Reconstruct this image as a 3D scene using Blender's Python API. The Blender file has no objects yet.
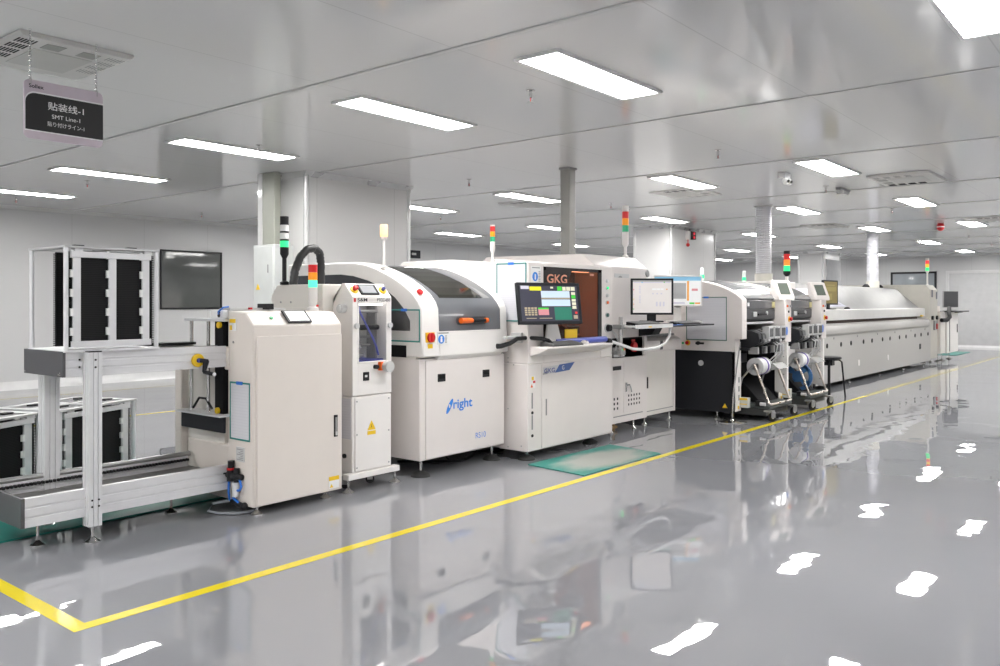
import bpy, bmesh, math, random
from mathutils import Vector, Matrix
random.seed(7)
PI = math.pi
sc = bpy.context.scene
COL = sc.collection
R = math.radians
CEIL = 2.77
YAW = 39.17

# ------------------------------------------------------------------ materials
MATS = {}
def nodes(name):
    m = bpy.data.materials.new(name); m.use_nodes = True
    nt = m.node_tree
    return m, nt, nt.nodes['Principled BSDF']
def mat(name, col, rough=0.4, metal=0.0, var=0.04, scale=6.0, spec=0.5, coat=0.0, emit=None, es=0.0):
    """painted / plastic / metal surface with a little procedural variation"""
    if name in MATS: return MATS[name]
    m, nt, b = nodes(name)
    b.inputs['Metallic'].default_value = metal
    b.inputs['Specular IOR Level'].default_value = spec
    b.inputs['Coat Weight'].default_value = coat
    tc = nt.nodes.new('ShaderNodeTexCoord')
    nz = nt.nodes.new('ShaderNodeTexNoise'); nz.inputs['Scale'].default_value = scale; nz.inputs['Detail'].default_value = 4
    nt.links.new(tc.outputs['Object'], nz.inputs['Vector'])
    cr = nt.nodes.new('ShaderNodeValToRGB')
    a = [max(0, c * (1 - var)) for c in col]; z = [min(1, c * (1 + var)) for c in col]
    cr.color_ramp.elements[0].color = (*a, 1); cr.color_ramp.elements[1].color = (*z, 1)
    cr.color_ramp.elements[0].position = .3; cr.color_ramp.elements[1].position = .7
    nt.links.new(nz.outputs['Fac'], cr.inputs['Fac'])
    nt.links.new(cr.outputs['Color'], b.inputs['Base Color'])
    mr = nt.nodes.new('ShaderNodeMapRange')
    mr.inputs['To Min'].default_value = max(.02, rough * .85); mr.inputs['To Max'].default_value = min(1, rough * 1.15)
    nt.links.new(nz.outputs['Fac'], mr.inputs['Value']); nt.links.new(mr.outputs['Result'], b.inputs['Roughness'])
    if emit:
        b.inputs['Emission Color'].default_value = (*emit, 1); b.inputs['Emission Strength'].default_value = es
    MATS[name] = m
    return m
def lit(name, col, s):
    return mat(name, [c * .6 for c in col], .4, emit=col, es=s)

CREAM = mat('cream powder coat', (.71, .655, .61), .42, var=.015)
WHITE = mat('white powder coat', (.79, .765, .745), .38, var=.015)
WARMW = mat('warm white powder coat', (.73, .685, .665), .4, var=.015)
PALE = mat('pale cream sheet metal', (.72, .69, .65), .45, var=.015)
GREYG = mat('grey hood lacquer', (.125, .13, .142), .32, coat=.2)
SLATE = mat('dark grey end plate', (.07, .07, .075), .45)
BLACK = mat('black plastic', (.010, .010, .012), .45, spec=.3)
BLACKM = mat('black painted steel', (.013, .014, .018), .5, spec=.3)
VOID = mat('black interior', (.005, .005, .006), .7, spec=.2)
RUBBER = mat('black rubber', (.02, .02, .02), .75)
ALU = mat('anodised aluminium', (.72, .72, .74), .38, metal=.3, scale=14, var=.02)
STEEL = mat('polished steel', (.68, .67, .66), .18, metal=1.0)
DSTEEL = mat('dull steel', (.40, .40, .40), .4, metal=.8)
LGREY = mat('light grey plastic', (.55, .55, .55), .45)
MGREY = mat('mid grey plastic', (.27, .27, .27), .5)
RED = mat('red plastic', (.55, .012, .015), .35)
ORANGE = mat('orange plastic', (.80, .13, .01), .4)
YELLOW = mat('yellow plastic', (.80, .52, .01), .45)
BLUE = mat('blue plastic', (.02, .16, .62), .4)
NAVY = mat('navy print', (.05, .06, .28), .5)
LOGOB = mat('logo blue print', (.03, .22, .72), .5)
TEAL = mat('teal plastic edging', (.01, .20, .18), .45)
PAPERW = mat('white label', (.80, .80, .80), .6)
INK = mat('black ink', (.015, .015, .02), .6)
GREEN = mat('green plastic', (.02, .40, .13), .4)
REDL = mat('red lamp lens', (.50, .01, .015), .3, emit=(.6, .01, .01), es=.25)
AMBL = mat('amber lamp lens', (.80, .28, .01), .3, emit=(.9, .3, .01), es=.3)
GRNL = mat('faintly glowing green lens', (.01, .30, .14), .3, emit=(.01, .35, .15), es=.25)  # faint glow put into the lens material although the lamp is off
GRNON = lit('green lamp alight', (.03, .85, .26), 1.0)
MINTON = lit('mint lamp alight', (.10, .90, .55), .95)
WARMON = lit('warm lamp alight', (1.0, .66, .34), 1.1)
COPPER = mat('copper print', (.62, .27, .17), .45)
PINKB = mat('pale lilac sign board', (.54, .47, .53), .45)
SIGNB = mat('black sign field', (.012, .012, .013), .5)
SMOKE = mat('smoked plastic cover', (.10, .10, .105), .12, coat=.3)
DKGLASS = mat('dark tinted glass', (.018, .018, .014), .08, spec=.6)
GLOSSW = mat('glossy white cover', (.74, .74, .74), .16, coat=.4)
SILVER = mat('silver lacquer', (.60, .60, .60), .28, metal=.35)
REELB = mat('blue tape reel', (.04, .13, .30), .45)
CLEARG = mat('milky reel plastic', (.62, .62, .63), .3)

def paper_mat():
    """white sheet with faint grey ruled form lines"""
    m, nt, b = nodes('printed form sheet')
    tc = nt.nodes.new('ShaderNodeTexCoord'); sx = nt.nodes.new('ShaderNodeSeparateXYZ')
    nt.links.new(tc.outputs['Object'], sx.inputs['Vector'])
    nz = nt.nodes.new('ShaderNodeTexNoise'); nz.inputs['Scale'].default_value = 22; nz.inputs['Detail'].default_value = 5
    nt.links.new(tc.outputs['Object'], nz.inputs['Vector'])
    md = nt.nodes.new('ShaderNodeMath'); md.operation = 'MULTIPLY'; md.inputs[1].default_value = 55
    nt.links.new(sx.outputs['Z'], md.inputs[0])
    fr = nt.nodes.new('ShaderNodeMath'); fr.operation = 'FRACT'; nt.links.new(md.outputs[0], fr.inputs[0])
    lt = nt.nodes.new('ShaderNodeMath'); lt.operation = 'LESS_THAN'; lt.inputs[1].default_value = .22; nt.links.new(fr.outputs[0], lt.inputs[0])
    g = nt.nodes.new('ShaderNodeMath'); g.operation = 'MULTIPLY'; nt.links.new(lt.outputs[0], g.inputs[0]); nt.links.new(nz.outputs['Fac'], g.inputs[1])
    mx = nt.nodes.new('ShaderNodeMix'); mx.data_type = 'RGBA'
    mx.inputs[6].default_value = (.64, .64, .68, 1); mx.inputs[7].default_value = (.56, .56, .61, 1)
    nt.links.new(g.outputs[0], mx.inputs[0]); nt.links.new(mx.outputs[2], b.inputs['Base Color'])
    b.inputs['Roughness'].default_value = .5
    return m
FORM = paper_mat()

def slot_mat():
    """black moulded plate with fine horizontal card grooves"""
    m, nt, b = nodes('grooved black plate')
    tc = nt.nodes.new('ShaderNodeTexCoord'); sx = nt.nodes.new('ShaderNodeSeparateXYZ')
    nt.links.new(tc.outputs['Object'], sx.inputs['Vector'])
    md = nt.nodes.new('ShaderNodeMath'); md.operation = 'MULTIPLY'; md.inputs[1].default_value = 100
    nt.links.new(sx.outputs['Z'], md.inputs[0])
    fr = nt.nodes.new('ShaderNodeMath'); fr.operation = 'FRACT'; nt.links.new(md.outputs[0], fr.inputs[0])
    mx = nt.nodes.new('ShaderNodeMix'); mx.data_type = 'RGBA'
    mx.inputs[6].default_value = (.003, .003, .0035, 1); mx.inputs[7].default_value = (.010, .010, .011, 1)
    lt = nt.nodes.new('ShaderNodeMath'); lt.operation = 'GREATER_THAN'; lt.inputs[1].default_value = .55; nt.links.new(fr.outputs[0], lt.inputs[0])
    nt.links.new(lt.outputs[0], mx.inputs[0]); nt.links.new(mx.outputs[2], b.inputs['Base Color'])
    b.inputs['Roughness'].default_value = .6; b.inputs['Specular IOR Level'].default_value = .22
    return m
SLOT = slot_mat()

def panel_mat(name, col, step, axis_xy=True, rough=.35, dark=.75, w=.006):
    """sheet metal wall panels with thin vertical joints"""
    m, nt, b = nodes(name)
    tc = nt.nodes.new('ShaderNodeTexCoord'); sx = nt.nodes.new('ShaderNodeSeparateXYZ')
    nt.links.new(tc.outputs['Object'], sx.inputs['Vector'])
    def joint(o):
        d = nt.nodes.new('ShaderNodeMath'); d.operation = 'DIVIDE'; d.inputs[1].default_value = step; nt.links.new(sx.outputs[o], d.inputs[0])
        f = nt.nodes.new('ShaderNodeMath'); f.operation = 'FRACT'; nt.links.new(d.outputs[0], f.inputs[0])
        l = nt.nodes.new('ShaderNodeMath'); l.operation = 'LESS_THAN'; l.inputs[1].default_value = w / step; nt.links.new(f.outputs[0], l.inputs[0])
        return l
    j = joint('X' if axis_xy else 'Y')
    nz = nt.nodes.new('ShaderNodeTexNoise'); nz.inputs['Scale'].default_value = .7
    nt.links.new(tc.outputs['Object'], nz.inputs['Vector'])
    mr = nt.nodes.new('ShaderNodeMapRange'); mr.inputs['To Min'].default_value = rough * .8; mr.inputs['To Max'].default_value = rough * 1.25
    nt.links.new(nz.outputs['Fac'], mr.inputs['Value']); nt.links.new(mr.outputs['Result'], b.inputs['Roughness'])
    mx = nt.nodes.new('ShaderNodeMix'); mx.data_type = 'RGBA'
    mx.inputs[6].default_value = (*col, 1); mx.inputs[7].default_value = (*[c * dark for c in col], 1)
    nt.links.new(j.outputs[0], mx.inputs[0]); nt.links.new(mx.outputs[2], b.inputs['Base Color'])
    return m
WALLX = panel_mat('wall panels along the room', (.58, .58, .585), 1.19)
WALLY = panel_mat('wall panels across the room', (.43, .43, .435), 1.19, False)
COLM = panel_mat('column cladding', (.70, .695, .69), 1.19, True, .3)
GRNST = mat('grey green steel', (.36, .37, .32), .4)

def ceiling_mat():
    m, nt, b = nodes('glossy white ceiling panels')
    tc = nt.nodes.new('ShaderNodeTexCoord')
    sx = nt.nodes.new('ShaderNodeSeparateXYZ'); nt.links.new(tc.outputs['Object'], sx.inputs['Vector'])
    add = nt.nodes.new('ShaderNodeMath'); add.operation = 'ADD'; add.inputs[1].default_value = -.81 + 20 * 1.21; nt.links.new(sx.outputs['Y'], add.inputs[0])
    d = nt.nodes.new('ShaderNodeMath'); d.operation = 'DIVIDE'; d.inputs[1].default_value = 1.21; nt.links.new(add.outputs[0], d.inputs[0])
    f = nt.nodes.new('ShaderNodeMath'); f.operation = 'FRACT'; nt.links.new(d.outputs[0], f.inputs[0])
    l = nt.nodes.new('ShaderNodeMath'); l.operation = 'LESS_THAN'; l.inputs[1].default_value = .007; nt.links.new(f.outputs[0], l.inputs[0])
    mx = nt.nodes.new('ShaderNodeMix'); mx.data_type = 'RGBA'
    mx.inputs[6].default_value = (.70, .70, .70, 1); mx.inputs[7].default_value = (.58, .58, .58, 1)
    nt.links.new(l.outputs[0], mx.inputs[0]); nt.links.new(mx.outputs[2], b.inputs['Base Color'])
    nz = nt.nodes.new('ShaderNodeTexNoise'); nz.inputs['Scale'].default_value = .8; nz.inputs['Detail'].default_value = 2
    nt.links.new(tc.outputs['Object'], nz.inputs['Vector'])
    mr = nt.nodes.new('ShaderNodeMapRange'); mr.inputs['To Min'].default_value = .07; mr.inputs['To Max'].default_value = .14
    nt.links.new(nz.outputs['Fac'], mr.inputs['Value']); nt.links.new(mr.outputs['Result'], b.inputs['Roughness'])
    b.inputs['Specular IOR Level'].default_value = .6
    return m
CEILM = ceiling_mat()

def floor_mat(name, col, rough=.045, bump=.0035, ior=1.5):
    """self-levelled epoxy: hard gloss with slow waves"""
    m, nt, b = nodes(name)
    tc = nt.nodes.new('ShaderNodeTexCoord')
    n1 = nt.nodes.new('ShaderNodeTexNoise'); n1.inputs['Scale'].default_value = 1.25; n1.inputs['Detail'].default_value = 2; n1.inputs['Roughness'].default_value = .4
    n2 = nt.nodes.new('ShaderNodeTexNoise'); n2.inputs['Scale'].default_value = .35; n2.inputs['Detail'].default_value = 3
    for n in (n1, n2): nt.links.new(tc.outputs['Object'], n.inputs['Vector'])
    bp = nt.nodes.new('ShaderNodeBump'); bp.inputs['Strength'].default_value = 1.0; bp.inputs['Distance'].default_value = bump
    n3 = nt.nodes.new('ShaderNodeTexNoise'); n3.inputs['Scale'].default_value = 4.5; n3.inputs['Detail'].default_value = 2
    nt.links.new(tc.outputs['Object'], n3.inputs['Vector'])
    ma = nt.nodes.new('ShaderNodeMath'); ma.operation = 'MULTIPLY_ADD'; ma.inputs[1].default_value = .06
    nt.links.new(n3.outputs['Fac'], ma.inputs[0]); nt.links.new(n1.outputs['Fac'], ma.inputs[2])
    nt.links.new(ma.outputs[0], bp.inputs['Height']); nt.links.new(bp.outputs['Normal'], b.inputs['Normal'])
    cr = nt.nodes.new('ShaderNodeValToRGB')
    cr.color_ramp.elements[0].color = (*[c * .95 for c in col], 1); cr.color_ramp.elements[1].color = (*[c * 1.05 for c in col], 1)
    nt.links.new(n2.outputs['Fac'], cr.inputs['Fac']); nt.links.new(cr.outputs['Color'], b.inputs['Base Color'])
    b.inputs['Roughness'].default_value = rough
    b.inputs['IOR'].default_value = ior
    return m
FLOOR = floor_mat('grey epoxy floor', (.236, .240, .258), .014, ior=2.1, bump=.006)
LINE = floor_mat('yellow floor paint', (.66, .53, .015), .12)

def matt_mat():
    """teal anti-static mat, scuffed pale in the middle"""
    m, nt, b = nodes('scuffed teal rubber mat')
    tc = nt.nodes.new('ShaderNodeTexCoord')
    nz = nt.nodes.new('ShaderNodeTexNoise'); nz.inputs['Scale'].default_value = 5; nz.inputs['Detail'].default_value = 6
    nt.links.new(tc.outputs['Generated'], nz.inputs['Vector'])
    gr = nt.nodes.new('ShaderNodeTexGradient'); gr.gradient_type = 'SPHERICAL'
    mp = nt.nodes.new('ShaderNodeMapping'); mp.inputs['Location'].default_value = (-.9, -.75, 0); mp.inputs['Scale'].default_value = (1.75, 1.75, 0)
    nt.links.new(tc.outputs['Generated'], mp.inputs['Vector']); nt.links.new(mp.outputs['Vector'], gr.inputs['Vector'])
    ad = nt.nodes.new('ShaderNodeMath'); ad.operation = 'MULTIPLY_ADD'; ad.inputs[1].default_value = .6; nt.links.new(nz.outputs['Fac'], ad.inputs[0]); nt.links.new(gr.outputs['Fac'], ad.inputs[2])
    cr = nt.nodes.new('ShaderNodeValToRGB')
    cr.color_ramp.elements[0].position = .42; cr.color_ramp.elements[0].color = (.015, .20, .165, 1)
    cr.color_ramp.elements[1].position = .78; cr.color_ramp.elements[1].color = (.33, .34, .31, 1)
    nt.links.new(ad.outputs[0], cr.inputs['Fac']); nt.links.new(cr.outputs['Color'], b.inputs['Base Color'])
    b.inputs['Roughness'].default_value = .45
    return m
MATM = matt_mat()

def glass_mat(name, tint, gloss=.1, rough=.03, dens=.0):
    m = bpy.data.materials.new(name); m.use_nodes = True; nt = m.node_tree; nt.nodes.clear()
    o = nt.nodes.new('ShaderNodeOutputMaterial'); t = nt.nodes.new('ShaderNodeBsdfTransparent'); t.inputs['Color'].default_value = (*tint, 1)
    g = nt.nodes.new('ShaderNodeBsdfGlossy'); g.inputs['Roughness'].default_value = rough
    lw = nt.nodes.new('ShaderNodeLayerWeight'); lw.inputs['Blend'].default_value = .5
    pw = nt.nodes.new('ShaderNodeMath'); pw.operation = 'POWER'; pw.inputs[1].default_value = 4; nt.links.new(lw.outputs['Facing'], pw.inputs[0])
    f = nt.nodes.new('ShaderNodeMath'); f.operation = 'MULTIPLY_ADD'; f.inputs[1].default_value = .6; f.inputs[2].default_value = .03; nt.links.new(pw.outputs[0], f.inputs[0])
    x = nt.nodes.new('ShaderNodeMixShader')
    nt.links.new(f.outputs[0], x.inputs[0]); nt.links.new(t.outputs[0], x.inputs[1]); nt.links.new(g.outputs[0], x.inputs[2]); nt.links.new(x.outputs[0], o.inputs['Surface'])
    return m
AMBERG = glass_mat('amber tinted pane', (.72, .46, .34))
CLEAR = glass_mat('clear acrylic pane', (.95, .95, .955))
LIGHTM = mat('lit diffuser', (.9, .9, .9), .5, emit=(1.0, .985, .96), es=45.5)

# ------------------------------------------------------------------ mesh builder
XF = {}          # object name -> inverse placement of its thing (world coordinates in, local out)
class MB:
    def __init__(s): s.bm = bmesh.new()
    def _quadstrip(s, rings, closed=True, cap=True):
        bm = s.bm
        for a, b in zip(rings[:-1], rings[1:]):
            n = len(a)
            for i in range(n if closed else n - 1):
                bm.faces.new((a[i], a[(i + 1) % n], b[(i + 1) % n], b[i]))
        if cap:
            bm.faces.new(rings[0][::-1]); bm.faces.new(rings[-1])
    def box(s, x0, x1, y0, y1, z0, z1, M=None):
        if x0 > x1: x0, x1 = x1, x0
        if y0 > y1: y0, y1 = y1, y0
        if z0 > z1: z0, z1 = z1, z0
        P = [Vector(p) for p in ((x0, y0, z0), (x1, y0, z0), (x1, y1, z0), (x0, y1, z0), (x0, y0, z1), (x1, y0, z1), (x1, y1, z1), (x0, y1, z1))]
        if M: P = [M @ p for p in P]
        v = [s.bm.verts.new(p) for p in P]
        for f in ((0, 3, 2, 1), (4, 5, 6, 7), (0, 1, 5, 4), (1, 2, 6, 5), (2, 3, 7, 6), (3, 0, 4, 7)):
            s.bm.faces.new([v[i] for i in f])
        return s
    def prism(s, pts, ax, a0, a1, M=None):
        def mk(p, a):
            q = {'x': (a, p[0], p[1]), 'y': (p[0], a, p[1]), 'z': (p[0], p[1], a)}[ax]
            q = Vector(q); q = M @ q if M else q
            return s.bm.verts.new(q)
        A = [mk(p, a0) for p in pts]; B = [mk(p, a1) for p in pts]
        s._quadstrip([A, B]); return s
    def sheet(s, pts, x0, x1, t):
        """bent sheet: polyline of (y, z), thickness t on its left-hand side, extruded along x"""
        out = []
        n = len(pts)
        for i, p in enumerate(pts):
            a = Vector(pts[max(0, i - 1)]); b = Vector(pts[min(n - 1, i + 1)])
            d = (b - a).normalized(); out.append((p[0] - d.y * t, p[1] + d.x * t))
        return s.prism(list(pts) + out[::-1], 'x', x0, x1)
    def cyl(s, p0, p1, r, r2=None, n=16):
        p0, p1 = Vector(p0), Vector(p1); r2 = r if r2 is None else r2
        d = (p1 - p0).normalized(); u = d.orthogonal().normalized(); w = d.cross(u)
        rings = [[s.bm.verts.new(p + (u * math.cos(2 * PI * i / n) + w * math.sin(2 * PI * i / n)) * q) for i in range(n)] for p, q in ((p0, r), (p1, r2))]
        s._quadstrip(rings); return s
    def tube(s, path, r, n=8):
        P = [Vector(p) for p in path]; rings = []; u = None
        for i, p in enumerate(P):
            d = (P[min(i + 1, len(P) - 1)] - P[max(i - 1, 0)]).normalized()
            if u is None: u = d.orthogonal().normalized()
            u = (u - d * u.dot(d)).normalized(); w = d.cross(u)
            rings.append([s.bm.verts.new(p + (u * math.cos(2 * PI * k / n) + w * math.sin(2 * PI * k / n)) * (r[i] if isinstance(r, (list, tuple)) else r)) for k in range(n)])
        s._quadstrip(rings); return s
    def lathe(s, prof, c, n=20, M=None):
        rings = []
        for r, z in prof:
            ring = []
            for k in range(n):
                q = Vector((c[0] + r * math.cos(2 * PI * k / n), c[1] + r * math.sin(2 * PI * k / n), c[2] + z))
                if M: q = M @ q
                ring.append(s.bm.verts.new(q))
            rings.append(ring)
        s._quadstrip(rings); return s
    def ball(s, c, r, M=None):
        prof = [(max(.001, r * math.sin(PI * i / 8)), -r * math.cos(PI * i / 8)) for i in range(9)]
        return s.lathe(prof, c, 14, M)
    def build(s, name, material, parent=None, bev=0.0, seg=2, ang=35):
        bm = s.bm
        bmesh.ops.recalc_face_normals(bm, faces=bm.faces)
        if parent is not None and parent.name in XF: bmesh.ops.transform(bm, matrix=XF[parent.name], verts=bm.verts)
        for e in bm.edges:
            e.smooth = not (len(e.link_faces) == 2 and e.calc_face_angle(0) > R(ang))
        for f in bm.faces: f.smooth = True
        me = bpy.data.meshes.new(name); bm.to_mesh(me); bm.free()
        o = bpy.data.objects.new(name, me); COL.objects.link(o)
        me.materials.append(material)
        if bev:
            md = o.modifiers.new('edge', 'BEVEL'); md.width = bev; md.segments = seg; md.limit_method = 'ANGLE'; md.angle_limit = R(40)
        if parent is not None:
            o.parent = parent
            if parent.name in XF: XF[o.name] = XF[parent.name]
        return o

def box(name, m, p, b, bev=0.0, label=None):
    o = MB().box(*b).build(name, m, p, bev)
    if label: o['label'] = label
    return o
def cyl(name, m, p, a, b, r, r2=None, n=16):
    return MB().cyl(a, b, r, r2, n).build(name, m, p)

def thing(name, label, cat, loc=(0, 0, 0), rz=0.0, group=None):
    o = bpy.data.objects.new(name, None); COL.objects.link(o)
    o.empty_display_size = .1
    o.location = loc; o.rotation_euler = (0, 0, R(rz))
    XF[o.name] = (Matrix.Translation(loc) @ Matrix.Rotation(R(rz), 4, 'Z')).inverted()
    tag(o, label, cat, group)
    return o
def local_thing(name, label, cat, group=None):
    """thing whose parts are written around its own origin; placed afterwards"""
    o = bpy.data.objects.new(name, None); COL.objects.link(o); tag(o, label, cat, group)
    return o
def place(o, loc, rz=0.0):
    o.location = loc; o.rotation_euler = (0, 0, R(rz)); return o
def tag(o, label, cat, group=None):
    o['label'] = label; o['category'] = cat
    if group: o['group'] = group
    return o
def struct(o): o['kind'] = 'structure'; return o
def copy_tree(o, parent=None):
    c = o.copy(); COL.objects.link(c); c.parent = parent
    for ch in list(o.children): copy_tree(ch, c)
    return c

def text(s, m, parent, loc, h=None, w=None, M=None, name='lettering', bold=0.0, align='LEFT', th=.0006, shear=0.0):
    """flat lettering standing on the -Y face at loc (left baseline); h cap height, w total width"""
    cu = bpy.data.curves.new('t', 'FONT'); cu.body = s; cu.size = 1.0; cu.align_x = 'LEFT'; cu.offset = bold; cu.shear = shear
    to = bpy.data.objects.new('t', cu); COL.objects.link(to)
    dg = bpy.context.evaluated_depsgraph_get(); dg.update()
    me = bpy.data.meshes.new_from_object(to.evaluated_get(dg))
    bpy.data.objects.remove(to); bpy.data.curves.remove(cu)
    xs = [v.co.x for v in me.vertices]; ys = [v.co.y for v in me.vertices]
    x0, x1, y0, y1 = min(xs), max(xs), min(ys), max(ys)
    sy = h / (y1 - y0) if h else None; sx = w / (x1 - x0) if w else sy
    if sy is None: sy = sx
    W = (x1 - x0) * sx
    off = {'LEFT': 0, 'CENTER': -W / 2, 'RIGHT': -W}[align]
    F = M if M else Matrix.Identity(4)
    for v in me.vertices:
        p = Vector(((v.co.x - x0) * sx + off, 0, (v.co.y - y0) * sy))
        v.co = F @ (Vector(loc) + p) if M else Vector(loc) + p
    if parent is not None and parent.name in XF: me.transform(XF[parent.name])
    me.materials.clear(); me.materials.append(m); me.name = name
    o = bpy.data.objects.new(name, me); COL.objects.link(o)
    if parent is not None: o.parent = parent
    return o

def foot(p, x, y, z, r=.035, name='levelling_foot', m=STEEL, pad=None):
    """threaded levelling foot reaching up to height z"""
    f = MB().lathe([(r, 0), (r, .008), (r * .55, .02), (r * .3, .03), (.008, .032), (.008, z - .012), (.014, z - .012), (.014, z)], (x, y, 0)).build(name, m, p)
    return f
def blackfoot(p, x, y, z):
    f = MB().cyl((x, y, .02), (x, y, z), .011).build('levelling_foot', STEEL, p)
    MB().lathe([(.075, 0), (.072, .012), (.05, .03), (.02, .042), (.012, .045)], (x, y, 0)).build('rubber_pad', RUBBER, f)
    return f
def caster(p, x, y, z, r=.03, name='caster', wheel=BLACK, fork=DSTEEL, rz=0.0):
    M = Matrix.Translation((x, y, 0)) @ Matrix.Rotation(R(rz), 4, 'Z')
    b = MB()
    b.box(-.02, -.014, -r * .6, r * .6, r * .9, z, M); b.box(.014, .02, -r * .6, r * .6, r * .9, z, M); b.box(-.026, .026, -.03, .03, z - .006, z, M)
    f = b.build(name, fork, p)
    w = MB().cyl(M @ Vector((-.012, 0, r)), M @ Vector((.012, 0, r)), r, n=20).build('wheel', wheel, f)
    return f
def signal_tower(p, x, y, z0, z1, pole=.012, lens=.026, lh=.05, top=WHITE, cols=(REDL, AMBL, GRNL), base=.05, bm=WHITE, cap=.012):
    """stacked signal lamp on a pole, part of the machine p"""
    n = len(cols); zb = z1 - cap - n * lh
    b = MB().cyl((x, y, z0), (x, y, zb - base), pole).lathe([(pole, -base - .03), (lens, -base), (lens, 0)], (x, y, zb)).lathe([(pole * 2, 0), (pole * 2, .02), (pole, .03)], (x, y, z0))
    t = b.build('signal_tower', bm, p)
    for i, m in enumerate(cols):
        zt = z1 - cap - i * lh
        MB().cyl((x, y, zt - lh), (x, y, zt - .002), lens, n=20).build('lamp_lens', m, t)
    MB().cyl((x, y, z1 - cap), (x, y, z1), lens * 1.02, n=20).build('lamp_cap', top, t)
    return t
def warn(p, x, z, Y, s, face='y', bar=True):
    """yellow triangular hazard label on a face"""
    if face == 'y':
        b = MB().prism([(x - s / 2, z), (x + s / 2, z), (x, z + s * .87)], 'y', Y - .001, Y)
        t = b.build('hazard_label', YELLOW, p)
        MB().prism([(x - s * .08, z + s * .18), (x + s * .06, z + s * .36), (x, z + s * .36), (x + s * .1, z + s * .62), (x - s * .04, z + s * .4), (x + .0, z + s * .4)], 'y', Y - .0018, Y - .001).build('hazard_mark', INK, t)
        if bar: MB().box(x - s / 2, x + s / 2, Y - .001, Y, z - s * .42, z - s * .08).build('hazard_text_plate', YELLOW, t)
    else:
        b = MB().prism([(x - s / 2, z), (x + s / 2, z), (x, z + s * .87)], 'x', Y - .001, Y)
        t = b.build('hazard_label', YELLOW, p)
    return t
def estop(p, c, d, r=.02, plate=.03):
    """red mushroom button on a yellow plate, pointing along d"""
    c, d = Vector(c), Vector(d).normalized()
    y = MB().cyl(c, c + d * .006, plate, n=20).build('emergency_stop', YELLOW, p)
    MB().cyl(c + d * .006, c + d * .02, r * .6, n=14).cyl(c + d * .02, c + d * .036, r, r * .85, n=20).build('stop_button', RED, y)
    return y
def sleeve(label, x0, x1, y0, y1, z0, z1, face, grp='document sleeves on the machines', teal=TEAL, sheet=True):
    """teal-edged document sleeve lying against a machine face"""
    if face == 'x':       # on a -X face at x0
        t = thing('document_sleeve', label, 'document', (x0, (y0 + y1) / 2, z0), 0, grp)
        MB().box(x0 - .004, x0 - .001, y0, y1, z0, z1).build('printed_sheet' if sheet else 'clear_sheet', FORM if sheet else CLEAR, t)
        w = .011
        b = MB()
        for q in ((y0, y0 + w, z0, z1), (y1 - w, y1, z0, z1), (y0, y1, z0, z0 + w), (y0, y1, z1 - w, z1)): b.box(x0 - .006, x0 - .002, *q)
        b.build('edging', teal, t, .002)
        ym = (y0 + y1) / 2
        MB().box(x0 - .010, x0 - .003, ym - .03, ym + .03, z1 - .016, z1 + .004).build('hanging_clip', BLUE, t)
    return t

# ------------------------------------------------------------------ camera
cam = bpy.data.cameras.new('camera'); co = bpy.data.objects.new('camera', cam); COL.objects.link(co)
co.location = (0, 0, 1.3); co.rotation_euler = (R(90), 0, R(YAW - 90))
cam.sensor_width = 36; cam.lens = 36 * .8332; cam.shift_y = -.0294; cam.clip_end = 100
sc.camera = co

# ================================================================== THE ROOM
X0, X1, Y0, Y1 = -5.0, 28.0, -3.6, 13.6
struct(MB().box(X0 - .2, X1 + .2, Y0 - .2, Y1 + .2, -.12, 0).build('floor', FLOOR))
struct(MB().box(X0 - .2, X1 + .2, Y0 - .2, Y1 + .2, CEIL, CEIL + .1).build('ceiling', CEILM))
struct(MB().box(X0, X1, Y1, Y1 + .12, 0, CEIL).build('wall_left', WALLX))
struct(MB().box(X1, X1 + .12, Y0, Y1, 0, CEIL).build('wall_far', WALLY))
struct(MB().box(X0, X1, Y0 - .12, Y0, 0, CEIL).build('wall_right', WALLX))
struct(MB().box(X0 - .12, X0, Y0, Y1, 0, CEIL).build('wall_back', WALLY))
cove = [(0, 0), (0, .13), (-.012, .13), (-.018, .07), (-.05, .018), (-.06, 0)]
struct(MB().prism([(Y1 + a, z) for a, z in cove], 'x', X0, X1).build('baseboard_left', GLOSSW))
struct(MB().prism([(X1 + a, z) for a, z in cove], 'y', Y0, Y1).build('baseboard_far', LGREY))
struct(MB().prism([(Y1 - .05, CEIL), (Y1, CEIL), (Y1, CEIL - .05)], 'x', X0, X1).build('trim_1', LGREY))
struct(MB().prism([(X1 - .05, CEIL), (X1, CEIL), (X1, CEIL - .05)], 'y', Y0, Y1).build('trim_2', LGREY))
# ceiling joint strips across the room
STRIPM = mat('ceiling joint strip', (.56, .56, .56), .4)
k = 3
for x, w in ((-1.2, .02), (1.15, .008), (3.55, .034), (5.95, .018), (8.45, .014), (11.2, .014), (13.6, .012), (16.0, .012), (18.4, .012), (20.8, .012), (23.2, .012), (25.6, .012)):
    struct(MB().box(x - w / 2, x + w / 2, Y0, Y1, CEIL - .007, CEIL + .001).build('trim_%d' % k, STRIPM, None, .002)); k += 1
# painted floor lines
struct(MB().prism([(1.49, 3.385), (27.2, 3.385), (27.2, 3.452), (1.56, 3.452), (1.56, 8.6), (1.49, 8.6)], 'z', .0003, .0012).build('floor_marking', LINE))
struct(MB().box(2.0, 12.5, 12.36, 12.43, .0003, .0012).build('floor_marking', LINE))
struct(MB().box(2.0, 9.0, 9.39, 9.46, .0003, .0012).build('floor_marking', LINE))
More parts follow.
